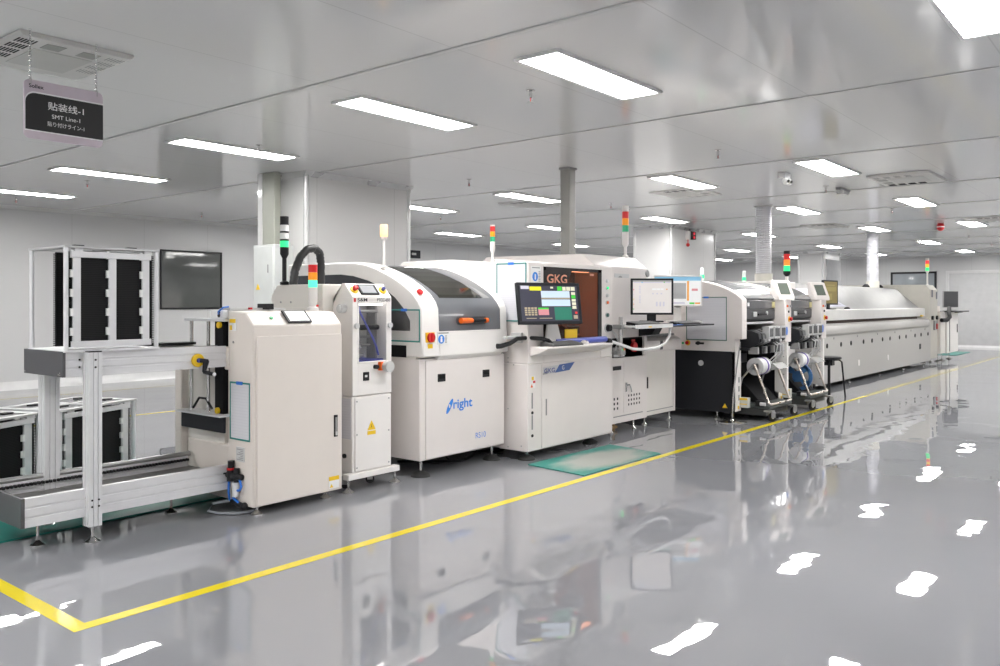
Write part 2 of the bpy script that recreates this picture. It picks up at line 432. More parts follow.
# windows
b = MB()
b.box(7.42, 8.61, Y1 - .03, Y1, 1.20, 1.23).box(7.42, 8.61, Y1 - .03, Y1, 2.205, 2.235).box(7.42, 7.445, Y1 - .03, Y1, 1.23, 2.205).box(8.58, 8.61, Y1 - .03, Y1, 1.23, 2.205)
w = struct(b.build('window_1', BLACK, None, .003))
PANE = mat('dark room behind window glass', (.075, .082, .078), .05, spec=1.0, coat=.6)
MB().box(7.44, 8.59, Y1 - .015, Y1 - .005, 1.22, 2.215).build('window_pane', PANE, w)
b = MB()
for q in ((5.70, 5.76, 1.25, 2.28), (6.94, 7.0, 1.25, 2.28), (5.70, 7.0, 1.2, 1.26), (5.70, 7.0, 2.22, 2.28)): b.box(X1 - .04, X1, *q)
w = struct(b.build('window_2', BLACK, None, .003))
PANE2 = mat('pale room behind window glass', (.24, .26, .28), .04, spec=1.0, coat=.5)
MB().box(X1 - .02, X1 - .008, 5.75, 6.95, 1.25, 2.23).build('window_pane', PANE2, w)
# wide shutter door in the far wall
d = struct(MB().box(X1 - .02, X1 - .001, 1.6, 5.36, 0, 2.2).build('door_1', mat('pale shutter door', (.42, .42, .425), .4)))
b = MB(); b.box(X1 - .05, X1 - .001, 5.36, 5.44, 0, 2.28).box(X1 - .05, X1 - .001, 1.52, 1.6, 0, 2.28).box(X1 - .05, X1 - .001, 1.6, 5.36, 2.2, 2.28)
b.build('door_frame', mat('pale door frame', (.5, .5, .5), .4), d, .006)
# columns
def column(x0, x1, y0, y1):
    c = struct(MB().box(x0, x1, y0, y1, 0, CEIL).build('column', COLM))
    b = MB()
    for x, y in ((x0, y0), (x1, y0), (x0, y1)): b.cyl((x + (.012 if x == x0 else -.012), y + (.012 if y == y0 else -.012), 0), (x + (.012 if x == x0 else -.012), y + (.012 if y == y0 else -.012), CEIL), .032, n=16)
    b.build('corner_moulding', mat('silver white moulding', (.68, .68, .68), .22, metal=.25), c)
    MB().prism([(y0, CEIL), (y0 - .05, CEIL), (y0, CEIL - .06)], 'x', x0 - .03, x1 + .03).build('cornice', SILVER, c)
    MB().prism([(x0, CEIL), (x0 - .05, CEIL), (x0, CEIL - .06)], 'y', y0 - .03, y1).build('cornice', SILVER, c)
    return c
column(5.80, 7.40, 7.50, 8.35)
column(14.1, 16.0, 7.36, 8.15)
c2 = column(23.75, 25.2, 7.70, 8.4)
MB().box(23.95, 25.2, 7.67, 7.70, 0, CEIL - .22).build('trim_panel', mat('shiny grey cladding', (.60, .60, .61), .12, metal=.3), c2)
c3 = struct(MB().prism([(5.60, 7.80), (5.69, 7.80), (5.69, 8.03), (5.60, 8.03)], 'z', 0, CEIL).build('column', GRNST, None, .012))
MB().box(5.60, 5.66, 8.03, 8.11, 0, CEIL).build('corner_moulding', GLOSSW, c3)

# ------------------------------------------------------------------ ceiling lights
ROWX = [4.55, 9.2, 13.1, 17.3, 21.9, 26.2]
ROWY = [0.77, 2.93, 4.62, 6.95, 9.4, 11.8]
ORD = ['first', 'second', 'third', 'fourth', 'fifth', 'sixth', 'seventh', 'eighth']
def make_light():
    t = local_thing('ceiling_light', 'x', 'ceiling light', 'LED panels in the ceiling')
    b = MB()
    for q in ((-.625, .625, -.165, -.14), (-.625, .625, .14, .165), (-.625, -.60, -.14, .14), (.60, .625, -.14, .14)): b.box(*q, -.018, 0)
    b.build('frame', mat('white light frame', (.80, .80, .80), .3), t, .003)
    MB().box(-.60, .60, -.14, .14, -.012, -.006).build('diffuser', LIGHTM, t)
    return t
proto = make_light(); first = True
rows = [(x, i) for i, x in enumerate([-.1, -4.0] + ROWX)]
for x, i in rows:
    ys = ROWY + [-1.4]
    for j, y in enumerate(ys):
        if i < 2 and y > 10.0: continue
        if abs(x - 9.2) < .1 and j == 4: y = 9.0
        o = proto if first else copy_tree(proto); first = False
        place(o, (x, y, CEIL))
        rk = 'nearest row behind the sign' if i == 0 else 'row behind that' if i == 1 else '%s row past the sign' % ORD[i - 2]
        nth = sorted(ys, reverse=True).index(ys[j])
        o['label'] = 'LED ceiling panel, %s from the window wall, %s' % (ORD[nth], rk)

# sprinklers
def make_sprinkler():
    t = local_thing('sprinkler_head', 'x', 'sprinkler', 'sprinkler heads under the ceiling')
    MB().lathe([(.03, 0), (.03, -.006), (.012, -.008), (.012, -.05), (.006, -.055)], (0, 0, 0), 14).build('escutcheon', STEEL, t)
    b = MB().cyl((.016, 0, -.045), (.010, 0, -.082), .003, n=6).cyl((-.016, 0, -.045), (-.010, 0, -.082), .003, n=6).lathe([(.024, -.088), (.024, -.085), (.004, -.082)], (0, 0, 0), 12)
    b.build('deflector', DSTEEL, t)
    MB().cyl((0, 0, -.055), (0, 0, -.082), .004, n=6).build('bulb', RED, t)
    return t
sp = make_sprinkler(); first = True
for x, y, l in ((4.57, 6.6, 'above the electrical box on the nearest column'), (4.6, 10.1, 'between the far left light panels'), (4.68, 12.4, 'by the leftmost light panel near the window wall'),
                (7.37, 12.2, 'close to the window wall beyond the green steel post'), (4.58, 3.46, 'left of the large bright light panel over the printer'), (7.4, 6.5, 'in front of the nearest column beside its right edge'),
                (7.5, 3.42, 'between the grey square duct and first white duct'), (10.46, 6.43, 'above the red amber green lamp of the inspection machine'), (10.65, 3.42, 'beside the twin spot emergency lamp'),
                (10.1, 9.5, 'behind the nearest column by the half hidden light'), (13.74, 3.42, 'left of the red beacon on the ceiling'), (19.9, 3.44, 'next past the red beacon towards the far door'), (22.8, 3.46, 'farthest down the room near the shutter door')):
    o = sp if first else copy_tree(sp); first = False
    place(o, (x, y, CEIL)); o['label'] = 'small ceiling sprinkler head ' + l

# air cassettes
def make_cassette(sx, sy, label):
    t = local_thing('ceiling_air_vent', label, 'air vent', 'air vents in the ceiling')
    MB().prism([(-sx / 2, 0), (sx / 2, 0), (sx / 2, -.012), (sx / 2 - .02, -.03), (-sx / 2 + .02, -.03), (-sx / 2, -.012)], 'y', -sy / 2, sy / 2).build('panel', mat('vent panel', (.66, .65, .63), .45), t, .004)
    MB().box(-sx * .26, sx * .26, -sy * .22, sy * .34, -.034, -.03).build('centre_plate', mat('vent plate', (.55, .545, .525), .5), t, .002)
    b = MB()
    for i in range(4):
        for j in range(6): b.box(-sx * .47 + j * sx * .028, -sx * .455 + j * sx * .028, -sy * .42 + i * sy * .17, -sy * .42 + i * sy * .17 + sy * .12, -.0315, -.03)
    b.build('grille', VOID, t)
    b = MB()
    for i in range(4):
        for j in range(6): b.box(sx * .31 + j * sx * .028, sx * .318 + j * sx * .028, -sy * .42 + i * sy * .17, -sy * .42 + i * sy * .17 + sy * .1, -.0312, -.03)
    b.build('grille', MGREY, t)
    for x in (-.11, .11): MB().box(x * sx * 1.4 - sx * .08, x * sx * 1.4 + sx * .08, -sy * .42, -sy * .27, -.033, -.03).build('grille', mat('vent grille', (.33, .33, .31), .5), t)
    return t
place(make_cassette(.63, .72, 'pale ceiling air vent plate just above the hanging sign'), (2.145, 5.16, CEIL))
place(make_cassette(.86, .66, 'square ceiling air vent with dark holes above the far white duct'), (10.52, 2.46, CEIL), 180)
for x, y, l in ((9.83, 7.4, 'flat air vent below the light panel behind the square grey duct'), (10.14, 5.08, 'flat air vent between the first white duct and the tall station lamp'), (16.1, 5.2, 'flat air vent in the ceiling between the two white ducts'), (16.6, 2.55, 'flat air vent at the far end above the shutter door')):
    o = make_cassette(.8, .66, l); place(o, (x, y, CEIL)); o.scale = (1, 1, .45)

# emergency lamp, fan-shaped lamp, red beacon
t = thing('emergency_lamp', 'white twin spot emergency lamp hanging from the ceiling by the white duct', 'emergency lamp', (9.29, 3.44, CEIL))
MB().box(9.20, 9.38, 3.40, 3.48, CEIL - .07, CEIL).build('housing', GLOSSW, t, .01)
for dx in (-.045, .045):
    q = MB().ball((9.29 + dx, 3.41, CEIL - .10), .042).build('spot_head', GLOSSW, t)
    MB().cyl((9.29 + dx - .02, 3.41 - .036, CEIL - .105), (9.29 + dx - .022, 3.41 - .042, CEIL - .107), .018).build('lens', BLACK, q)
t = thing('cable_junction_box', 'small dark bracket with pale box on the ceiling right of the emergency lamp', 'junction box', (11.06, 3.34, CEIL))
MB().box(10.86, 11.26, 3.31, 3.37, CEIL - .03, CEIL).build('bracket', MGREY, t, .004)
MB().box(10.95, 11.17, 3.30, 3.38, CEIL - .075, CEIL - .03).build('housing', GLOSSW, t, .006)
t = thing('alarm_beacon', 'round red and white alarm beacon on the ceiling near the far light panels', 'alarm', (16.96, 3.39, CEIL))
BX, BY = 16.96, 3.39
MB().lathe([(.05, 0), (.062, -.03), (.064, -.055)], (BX, BY, CEIL)).build('base', RED, t)
MB().lathe([(.066, -.055), (.066, -.072)], (BX, BY, CEIL)).build('white_band', PAPERW, t)
MB().lathe([(.064, -.072), (.058, -.105), (.035, -.13), (.01, -.14)], (BX, BY, CEIL)).build('dome', RED, t)

# ------------------------------------------------------------------ hanging sign
t = thing('hanging_sign', 'black and lilac SMT Line-1 sign hanging on two chains from the ceiling', 'sign', (2.035, 4.75, 2.18))
SX0, SX1, SZ0, SZ1, SY = 1.832, 2.250, 2.184, 2.498, 4.75
def rrect(x0, x1, z0, z1, r, corners=(1, 1, 1, 1)):
    P = []
    for (cx, cz, a0, on, px_, pz_) in ((x1 - r, z0 + r, -90, corners[0], x1, z0), (x1 - r, z1 - r, 0, corners[1], x1, z1), (x0 + r, z1 - r, 90, corners[2], x0, z1), (x0 + r, z0 + r, 180, corners[3], x0, z0)):
        if on: P += [(cx + r * math.cos(R(a0 + q * 15)), cz + r * math.sin(R(a0 + q * 15))) for q in range(7)]
        else: P.append((px_, pz_))
    return P
bd = MB().prism(rrect(SX0, SX1, SZ0, SZ1, .03), 'y', SY, SY + .012).build('board', PINKB, t, .002)
MB().prism(rrect(SX0 + .004, SX1, SZ0 + .040, SZ1 - .062, .05, (0, 0, 1, 0)), 'y', SY - .0012, SY).build('white_edge', PAPERW, t)
MB().prism(rrect(SX0 + .006, SX1, SZ0 + .046, SZ1 - .070, .05, (0, 0, 1, 0)), 'y', SY - .002, SY - .001).build('black_field', SIGNB, t)
text('Sollex', INK, t, (SX0 + .024, SY - .0015, SZ1 - .044), h=.021, w=.075, bold=.02)
text('贴装线-1', PAPERW, t, (SX0 + .215, SY - .003, SZ0 + .166), h=.044, w=.19, bold=.004, align='CENTER')
text('SMT Line-1', PAPERW, t, (SX0 + .215, SY - .003, SZ0 + .122), h=.022, w=.15, align='CENTER')
text('貼り付けライン-1', PAPERW, t, (SX0 + .215, SY - .003, SZ0 + .078), h=.026, w=.195, align='CENTER')
for x in (SX0 + .032, SX1 - .036):
    b = MB(); z = SZ1 - .012
    b.tube([(x, SY - .008, SZ1 - .028), (x, SY - .009, SZ1 + .004), (x + .004, SY + .004, SZ1 + .012), (x, SY + .018, SZ1 + .002), (x, SY + .018, SZ1 - .02)], .0022, 6)
    b.build('hook', DSTEEL, t)
    b = MB(); n = 19; z0 = SZ1 + .010; L = (CEIL - z0) / n
    for i in range(n):
        zc = z0 + (i + .5) * L; ph = (i % 2) * PI / 2
        ring = [(x + .0055 * math.cos(a) * math.cos(ph), SY + .004 + .0055 * math.cos(a) * math.sin(ph), zc + L * .66 * math.sin(a)) for a in [2 * PI * q / 10 for q in range(11)]]
        b.tube(ring, .0017, 5)
    b.build('chain', STEEL, t)

# ================================================================== MAGAZINE LOADER (conveyor frame + cream cabinet)
def alu_rail(x0, x1, y0, y1, z0, z1, p, name='rail', grooves=2):
    """extruded aluminium beam along x with grooves on its -Y face"""
    h = (z1 - z0); P = [(y1, z0), (y1, z1), (y0, z1)]
    for g in range(grooves):
        c = z1 - h * (g + 1) / (grooves + 1)
        P += [(y0, c + .006), (y0 + .006, c + .004), (y0 + .006, c - .004), (y0, c - .006)]
    P += [(y0, z0)]
    return MB().prism(P, 'x', x0, x1).build(name, ALU, p)
def alu_post(x, y, z0, z1, w, p, name='leg'):
    h = w / 2; g = .004; q = h * .35
    P = [(x - h, y - h), (x - q - g, y - h), (x - q - g, y - h + .006), (x - q + g, y - h + .006), (x - q + g, y - h), (x + q - g, y - h), (x + q - g, y - h + .006), (x + q + g, y - h + .006), (x + q + g, y - h), (x + h, y - h),
         (x + h, y + h), (x - h, y + h), (x - h, y + q + g), (x - h + .006, y + q + g), (x - h + .006, y + q - g), (x - h, y + q - g), (x - h, y - q + g), (x - h + .006, y - q + g), (x - h + .006, y - q - g), (x - h, y - q - g)]
    return MB().prism(P, 'z', z0, z1).build(name, ALU, p)

t = thing('magazine_loader', 'cream magazine loader cabinet with two-level aluminium conveyor at its side', 'loader', (3.32, 4.36, 0))
# cabinet
b = MB()
b.prism([(4.36, .055), (4.36, 1.105), (4.36, 1.165), (4.445, 1.245), (4.63, 1.255), (4.63, .055)], 'x', 2.976, 3.668)
b.box(2.976, 3.668, 5.18, 5.26, .12, .95).box(3.02, 3.655, 4.62, 5.18, .055, .40).box(3.42, 3.655, 4.62, 5.18, .40, .92)
body = b.build('cabinet_body', CREAM, t, .01)
MB().box(2.998, 3.662, 4.350, 4.3605, .06, 1.100).build('front_door', CREAM, t, .006)
q = MB().box(3.592, 3.622, 4.344, 4.351, .415, .56).build('door_handle', BLACK, t, .002)
MB().box(3.599, 3.615, 4.340, 4.345, .428, .545).build('latch', MGREY, q)
MB().box(3.600, 3.614, 4.338, 4.341, .425, .45).build('lock', LGREY, q)
MB().box(3.02, 3.64, 5.255, 5.262, .14, .94).build('rear_panel', PALE, t)
# inner cream wall of the lift shaft
MB().box(3.03, 3.06, 4.75, 5.18, .12, .95).build('inner_wall', PALE, t)
# touch panel on the slope
Ms = Matrix.Translation((3.335, 4.40, 1.209)) @ Matrix.Rotation(math.atan2(.08, .085), 4, 'X')
q = MB().box(-.10, .085, -.052, .058, .002, .014, Ms).build('touch_panel', BLACKM, t, .003)
MB().box(-.083, .068, -.040, .046, .0142, .0152, Ms).build('screen', lit('pale touch screen', (.75, .77, .80), .55), q)
MB().lathe([(.012, .002), (.012, .006)], (-.20, 0, 0), 14, Ms).build('badge', GREEN, t)
# signal tower, stop button, switch blocks on the roof
signal_tower(t, 3.60, 4.58, 1.252, 1.578, pole=.02, lens=.031, lh=.052, base=.10, cols=(REDL, AMBL, MINTON))
q = MB().cyl((3.635, 4.60, 1.25), (3.635, 4.60, 1.268), .017, .024).build('emergency_stop', YELLOW, t)
MB().cyl((3.635, 4.60, 1.268), (3.635, 4.60, 1.292), .018, .027).build('stop_button', RED, q)
MB().box(3.0, 3.42, 4.64, 4.76, 1.255, 1.272).build('roof_plate', LGREY, t, .002)
q = MB().box(3.24, 3.30, 4.60, 4.70, 1.262, 1.30).build('switch_block', BLACK, t, .003)
MB().cyl((3.12, 4.60, 1.262), (3.12, 4.60, 1.275), .014).build('push_button', RED, t)
# label plates on the left side
q = MB().box(2.972, 2.977, 4.535, 4.605, 1.13, 1.21).build('warning_plate', PAPERW, t)
MB().box(2.970, 2.973, 4.538, 4.602, 1.18, 1.205).build('yellow_band', YELLOW, q)
MB().box(2.970, 2.973, 4.575, 4.60, 1.135, 1.165).build('hazard_mark', YELLOW, q)
q = MB().box(2.971, 2.977, 4.445, 4.53, .325, .415).build('rating_plate', LGREY, t)
b = MB()
for i in range(7): b.box(2.9695, 2.9712, 4.452, 4.522 - .02 * (i % 3), .335 + i * .0105, .340 + i * .0105)
b.build('print', MGREY, q)
for z in (.135, 1.06): MB().cyl((2.977, 4.565, z), (2.970, 4.565, z), .007, n=10).build('bolt', DSTEEL, t)
# warning label low on the door
q = MB().box(3.55, 3.635, 4.348, 4.3505, .075, .155).build('warning_plate', PAPERW, t)
MB().box(3.55, 3.635, 4.3472, 4.3482, .128, .155).build('yellow_band', YELLOW, q)
MB().prism([(3.557, .082), (3.585, .082), (3.571, .107)], 'y', 4.3472, 4.3482).build('hazard_mark', YELLOW, q)
for x, y in ((3.03, 4.40), (3.58, 4.42), (3.05, 5.2), (3.6, 5.2)): foot(t, x, y, .058, .036)
# air preparation unit and hoses low on the left side
q = MB().cyl((2.955, 4.56, .20), (2.955, 4.56, .27), .026).cyl((2.955, 4.60, .235), (2.955, 4.45, .235), .020).cyl((2.955, 4.50, .20), (2.955, 4.50, .285), .018).box(2.955, 2.992, 4.53, 4.59, .20, .27).build('air_regulator', BLACK, t)
MB().cyl((2.955, 4.56, .27), (2.955, 4.56, .282), .027).build('red_ring', RED, q)
MB().cyl((2.955, 4.56, .282), (2.955, 4.56, .325), .021).build('knob', BLACK, q)
MB().cyl((2.955, 4.605, .235), (2.945, 4.635, .235), .030).build('gauge_case', BLACK, q)
MB().cyl((2.944, 4.637, .235), (2.942, 4.640, .235), .024).build('gauge_dial', PAPERW, q)
MB().cyl((2.955, 4.51, .11), (2.955, 4.51, .20), .022).build('filter_bowl', mat('milky filter bowl', (.65, .66, .68), .25), q)
q = MB().tube([(2.95, 4.575, .20), (2.948, 4.578, .14), (2.95, 4.57, .085), (2.955, 4.55, .07)], .0075).tube([(2.95, 4.46, .225), (2.947, 4.44, .18), (2.95, 4.46, .155), (2.953, 4.49, .15)], .0075).tube([(2.953, 4.54, .10), (2.95, 4.50, .09), (2.95, 4.47, .075)], .0075).build('air_hose', BLUE, t)
MB().cyl((2.955, 4.55, .075), (2.955, 4.42, .062), .016).ball((2.955, 4.42, .065), .022).build('valve', BLACK, q)
MB().tube([(2.96, 4.60, .07), (2.90, 4.68, .05), (2.86, 4.66, .015), (2.88, 4.58, .011), (2.95, 4.48, .011), (3.05, 4.46, .011)], .008).build('clear_hose', mat('clear hose', (.33, .35, .39), .15), t)
# lift carriage in the shaft
b = MB(); b.box(2.94, 2.955, 4.615, 5.115, .49, .59)
car = b.build('lift_carriage', BLACKM, t, .003)
MB().box(2.95, 3.05, 4.60, 5.12, .590, .606).box(2.90, 2.96, 4.60, 5.12, .592, .604).build('carriage_plate', ALU, car, .002)
b = MB()
for y in (5.03, 4.83): b.cyl((2.965, y, .60), (2.965, y, 1.19), .012, n=12)
b.build('guide_rod', STEEL, car)
MB().box(2.93, 3.06, 4.60, 5.06, 1.188, 1.205).build('clamp_plate', ALU, car, .002)
MB().box(2.955, 3.05, 4.645, 4.74, .60, 1.188).build('guide_block', VOID, car)
MB().cyl((2.94, 4.68, 1.165), (2.97, 4.68, 1.165), .02).cyl((2.94, 4.70, .625), (2.97, 4.70, .625), .02).build('rubber_stop', YELLOW, car)
MB().tube([(2.96, 5.0, .62), (2.96, 4.93, .69), (2.96, 4.85, .69), (2.96, 4.78, .63)], .008).build('cable', BLACK, car)
# roof drive box with blue air fittings
q = MB().box(2.96, 3.02, 4.66, 4.80, 1.205, 1.26).build('cylinder_block', PAPERW, t, .004)
MB().cyl((2.955, 4.70, 1.225), (2.96, 4.70, 1.225), .012).cyl((2.955, 4.70, 1.245), (2.96, 4.70, 1.245), .012).build('port', BLACK, q)
MB().tube([(2.955, 4.70, 1.235), (2.93, 4.66, 1.25), (2.95, 4.64, 1.275), (3.0, 4.66, 1.28)], .006).build('air_hose', BLUE, q)

# conveyor frame: upper deck
alu_rail(1.988, 2.965, 4.63, 4.66, .905, 1.035, t)
alu_rail(1.988, 2.965, 5.06, 5.09, .905, 1.035, t)
b = MB().box(1.972, 1.988, 4.615, 5.115, .905, 1.043)
q = b.build('end_plate', SLATE, t, .002)
b = MB()
for y, z in ((4.64, .918), (4.66, .918), (5.09, .918), (4.64, .926)): b.cyl((1.972, y, z), (1.968, y, z), .006, n=8)
b.build('bolt', STEEL, q)
MB().box(1.99, 2.96, 4.67, 5.05, 1.010, 1.024).build('conveyor_belt', BLACKM, t)
MB().box(1.99, 2.95, 4.70, 4.73, 1.022, 1.036).box(1.99, 2.95, 4.99, 5.02, 1.022, 1.036).build('guide_strip', DSTEEL, t)
MB().box(2.965, 3.05, 4.605, 4.66, .885, 1.03).build('rail_bracket', CREAM, t, .008)
MB().box(2.5, 2.95, 4.95, 5.06, 1.036, 1.052).build('stop_bar', BLACK, t)
# lower deck
alu_rail(1.775, 2.98, 4.595, 4.63, .145, .295, t)
alu_rail(1.60, 2.98, 5.10, 5.13, .16, .29, t)
MB().box(1.20, 1.775, 5.10, 5.13, .16, .29).build('rail', ALU, t)
q = MB().box(1.755, 1.775, 4.59, 5.17, .145, .30).build('end_plate', SLATE, t, .002)
MB().box(1.76, 3.0, 4.63, 5.11, .205, .222).build('tray_floor', mat('brushed dark sheet', (.12, .115, .11), .35, metal=.4), t)
b = MB().cyl((1.70, 5.115, .302), (3.0, 5.115, .302), .017)
b.build('top_bar', DSTEEL, t)
b = MB()
for i in range(60): b.box(1.72 + i * .021, 1.732 + i * .021, 5.07, 5.095, .262, .277)
b.build('roller_chain', BLACK, t)
MB().box(2.42, 2.50, 4.78, 4.80, .2221, .2225).build('yellow_mark', YELLOW, t)
# posts
for x, y, w in ((2.118, 4.592, .072), (2.115, 5.13, .085)):
    lp = alu_post(x, y, .092, 1.036 if y < 5 else .905, w, t)
    if y < 5:
        MB().box(x - .035, x + .035, y - .037, y + .035, 1.036, 1.042).build('end_cap', BLACK, lp)
        b = MB()
        for z in (.955, .995, .20, .235):
            for dx in (-.052, -.0, .052) if z > .5 else (-.05, -.018, .018):
                b.cyl((x + dx, y - .0365 if abs(dx) < .03 else 4.63, z), (x + dx, y - .040 if abs(dx) < .03 else 4.626, z), .0055, n=8)
        b.build('bolt', BLACK, lp)
    foot(t, x, y, .095, .042)
for x, y in ((1.90, 4.75), (2.72, 4.85)): foot(t, x, y, .15, .036)
# crank wheel on the upper rail
q = MB().cyl((2.765, 4.63, .955), (2.765, 4.612, .955), .040, n=28).build('crank_disc', YELLOW, t, .003)
MB().cyl((2.765, 4.612, .955), (2.765, 4.596, .955), .014).build('crank_hub', NAVY, q)
MB().prism([(2.785, .962), (2.815, .962), (2.822, .945), (2.80, .885), (2.78, .882)], 'y', 4.585, 4.60).cyl((2.80, 4.592, .952), (2.765, 4.598, .955), .013).build('crank_arm', BLACKM, q, .003)
MB().cyl((2.79, 4.592, .885), (2.815, 4.53, .872), .012).build('crank_grip', BLACKM, q)
MB().cyl((2.816, 4.529, .872), (2.818, 4.522, .871), .012).build('grip_cap', ALU, q)

# ------------------------------------------------------------------ circuit board magazines (535 x 460 x 570)
def make_magazine(label):
    t = local_thing('circuit_board_magazine', label, 'magazine rack', 'aluminium magazine racks with black slotted walls')
    L, W, H = .535, .46, .575
    b = MB().box(0, L, 0, W, 0, .012); b.build('base_plate', ALU, t, .002)
    # lid with cut-outs
    b = MB(); z0, z1 = H - .012, H
    for q in ((0, L, 0, .05), (0, L, W - .05, W), (0, .05, .05, W - .05), (L - .05, L, .05, W - .05), (.24, .295, .05, W - .05), (.05, L - .05, .20, .25)): b.box(*q, z0, z1)
    lid = b.build('top_plate', mat('satin aluminium plate', (.50, .50, .51), .4, metal=.4), t)
    b = MB()
    for x in (.10, .40):
        b.box(x, x + .05, .10, .14, z1, z1 + .012).box(x, x + .05, .30, .34, z1, z1 + .012)
    b.build('clamp_block', BLACK, lid)
    b = MB()
    for x, y in ((.014, .014), (.014, W - .014), (L - .014, .014), (L - .014, W - .014)):
        MB().cyl((x, y, .012), (x, y, z0), .0125, n=14).build('corner_post', ALU, t)
    for y0, y1, nm in ((.030, .046, 'a'), (.17, .186, 'b')):
        w = MB().box(.03, L - .03, y0, y1, .028, H - .03).build('slotted_wall', SLOT, t)
        b = MB()
        for i in range(50): b.box(.022, .03, y0 - .004, y1 + .004, .032 + i * .0102, .037 + i * .0102).box(L - .03, L - .022, y0 - .004, y1 + .004, .032 + i * .0102, .037 + i * .0102)
        b.build('groove_pattern', BLACK, w)
    # bars bolted outside the front wall
    for x in (.052, .247, .44): MB().box(x, x + .042, .016, .030, .03, H - .032).build('wall_bar', ALU, t, .002)
    for z in (.026, H - .062): MB().box(.04, L - .045, .008, .018, z, z + .034).build('cross_bar', ALU, t, .002)
    for x in (.052, .247, .44):
        for i in range(5):
            z = .09 + i * .105
            MB().box(x - .014, x, .012, .026, z, z + .042).build('clip', PAPERW, t)
    b = MB()
    for x in (.06, .45): b.box(x, x + .045, .012, .06, H - .034, H - .012)
    b.build('hanger', ALU, t)
    return t
place(make_magazine('aluminium magazine rack with black slots standing on the upper conveyor deck'), (1.974, 4.60, 1.037))
m2 = make_magazine('aluminium magazine rack on the floor, the right of the pair behind the lower conveyor')
place(m2, (2.44, 5.76, .012), 24); m2.scale = (1.42, 1.2, 1.0)
m3 = copy_tree(m2); m3['label'] = 'aluminium magazine rack on the floor, the left cut off one of the pair'
place(m3, (1.655, 5.47, .012), 24)
m = MB().box(.9, 3.3, 4.95, 6.7, .001, .011).build('floor_mat', mat('teal rubber mat', (.01, .18, .15), .4), None, .002)
tag(m, 'teal floor mat under the magazine racks at the left edge', 'mat')

sleeve('teal edged document sleeve hanging on the left side of the cream loader cabinet', 2.976, 0, 4.385, 4.60, .455, .815, 'x')
# electrical box on the steel column
t = thing('electrical_box', 'grey electrical box with yellow warning triangle below the green steel column', 'electrical box', (5.45, 7.62, 1.38))
MB().box(5.35, 5.598, 7.45, 7.83, 1.20, 1.935).build('housing', mat('pale grey box paint', (.56, .58, .57), .4), t, .008)
MB().box(5.344, 5.352, 7.47, 7.81, 1.22, 1.915).build('door', mat('pale grey box paint', (.56, .58, .57), .4), t, .006)
MB().prism([(7.70, 1.45), (7.77, 1.45), (7.735, 1.515)], 'x', 5.340, 5.345).build('hazard_label', YELLOW, t)
MB().box(5.338, 5.345, 7.545, 7.565, 1.63, 1.72).build('door_handle', MGREY, t, .003)
MB().box(5.45, 5.56, 7.60, 7.70, 0, 1.20).build('cable_duct', mat('pale grey box paint', (.56, .58, .57), .4), t)

# ================================================================== BOARD CLEANER (narrow white tower)
t = thing('board_cleaner', 'narrow white board cleaning machine with glass window and tilted control panel', 'machine', (3.95, 4.42, 0))
X0_, X1_, YF = 3.815, 4.180, 4.42
b = MB()
b.box(X0_, X1_, YF + .20, 4.622, .13, 1.299)
b.box(X0_, 3.868, YF, YF + .30, .66, 1.305).box(4.132, X1_, YF, YF + .30, .66, 1.305).box(3.868, 4.132, YF, YF + .30, .66, .890)
b.prism([(YF, 1.344), (YF, 1.345), (YF + .085, 1.442), (4.53, 1.442), (4.625, 1.335), (4.625, 1.30), (YF + .2, 1.30), (YF + .2, 1.344)], 'x', X0_, X1_).box(X0_, X1_, YF, YF + .2, 1.305, 1.344)
body = b.build('cabinet_body', WHITE, t, .006)
MB().box(X0_, X1_, YF + .005, 4.62, .125, .655).build('lower_cabinet', WHITE, t, .006)
MB().box(X0_ + .02, X1_ - .006, YF - .004, YF + .006, .135, .648).build('lower_panel', WHITE, t, .004)
b = MB()
for x in (X0_ + .035, X1_ - .03):
    for z in (.16, .39, .62): b.cyl((x, YF - .004, z), (x, YF - .007, z), .006, n=8)
b.build('screw', DSTEEL, t)
# rear body stretching back, chamfered
MB().prism([(4.625, .72), (4.625, 1.437), (5.15, 1.437), (5.223, 1.35), (5.223, .72)], 'x', 3.72, 4.30).build('rear_housing', PALE, t, .006)
MB().box(3.76, 4.28, 4.64, 5.20, .10, .72).build('rear_base', PALE, t)
b = MB()
for y in (5.10, 4.98): b.cyl((3.721, y, 1.31), (3.715, y, 1.31), .008, n=10)
b.build('bolt', DSTEEL, t)
MB().cyl((3.815, 4.51, 1.265), (3.775, 4.51, 1.265), .032).cyl((3.775, 4.51, 1.265), (3.765, 4.51, 1.265), .024).build('side_knob', LGREY, t)
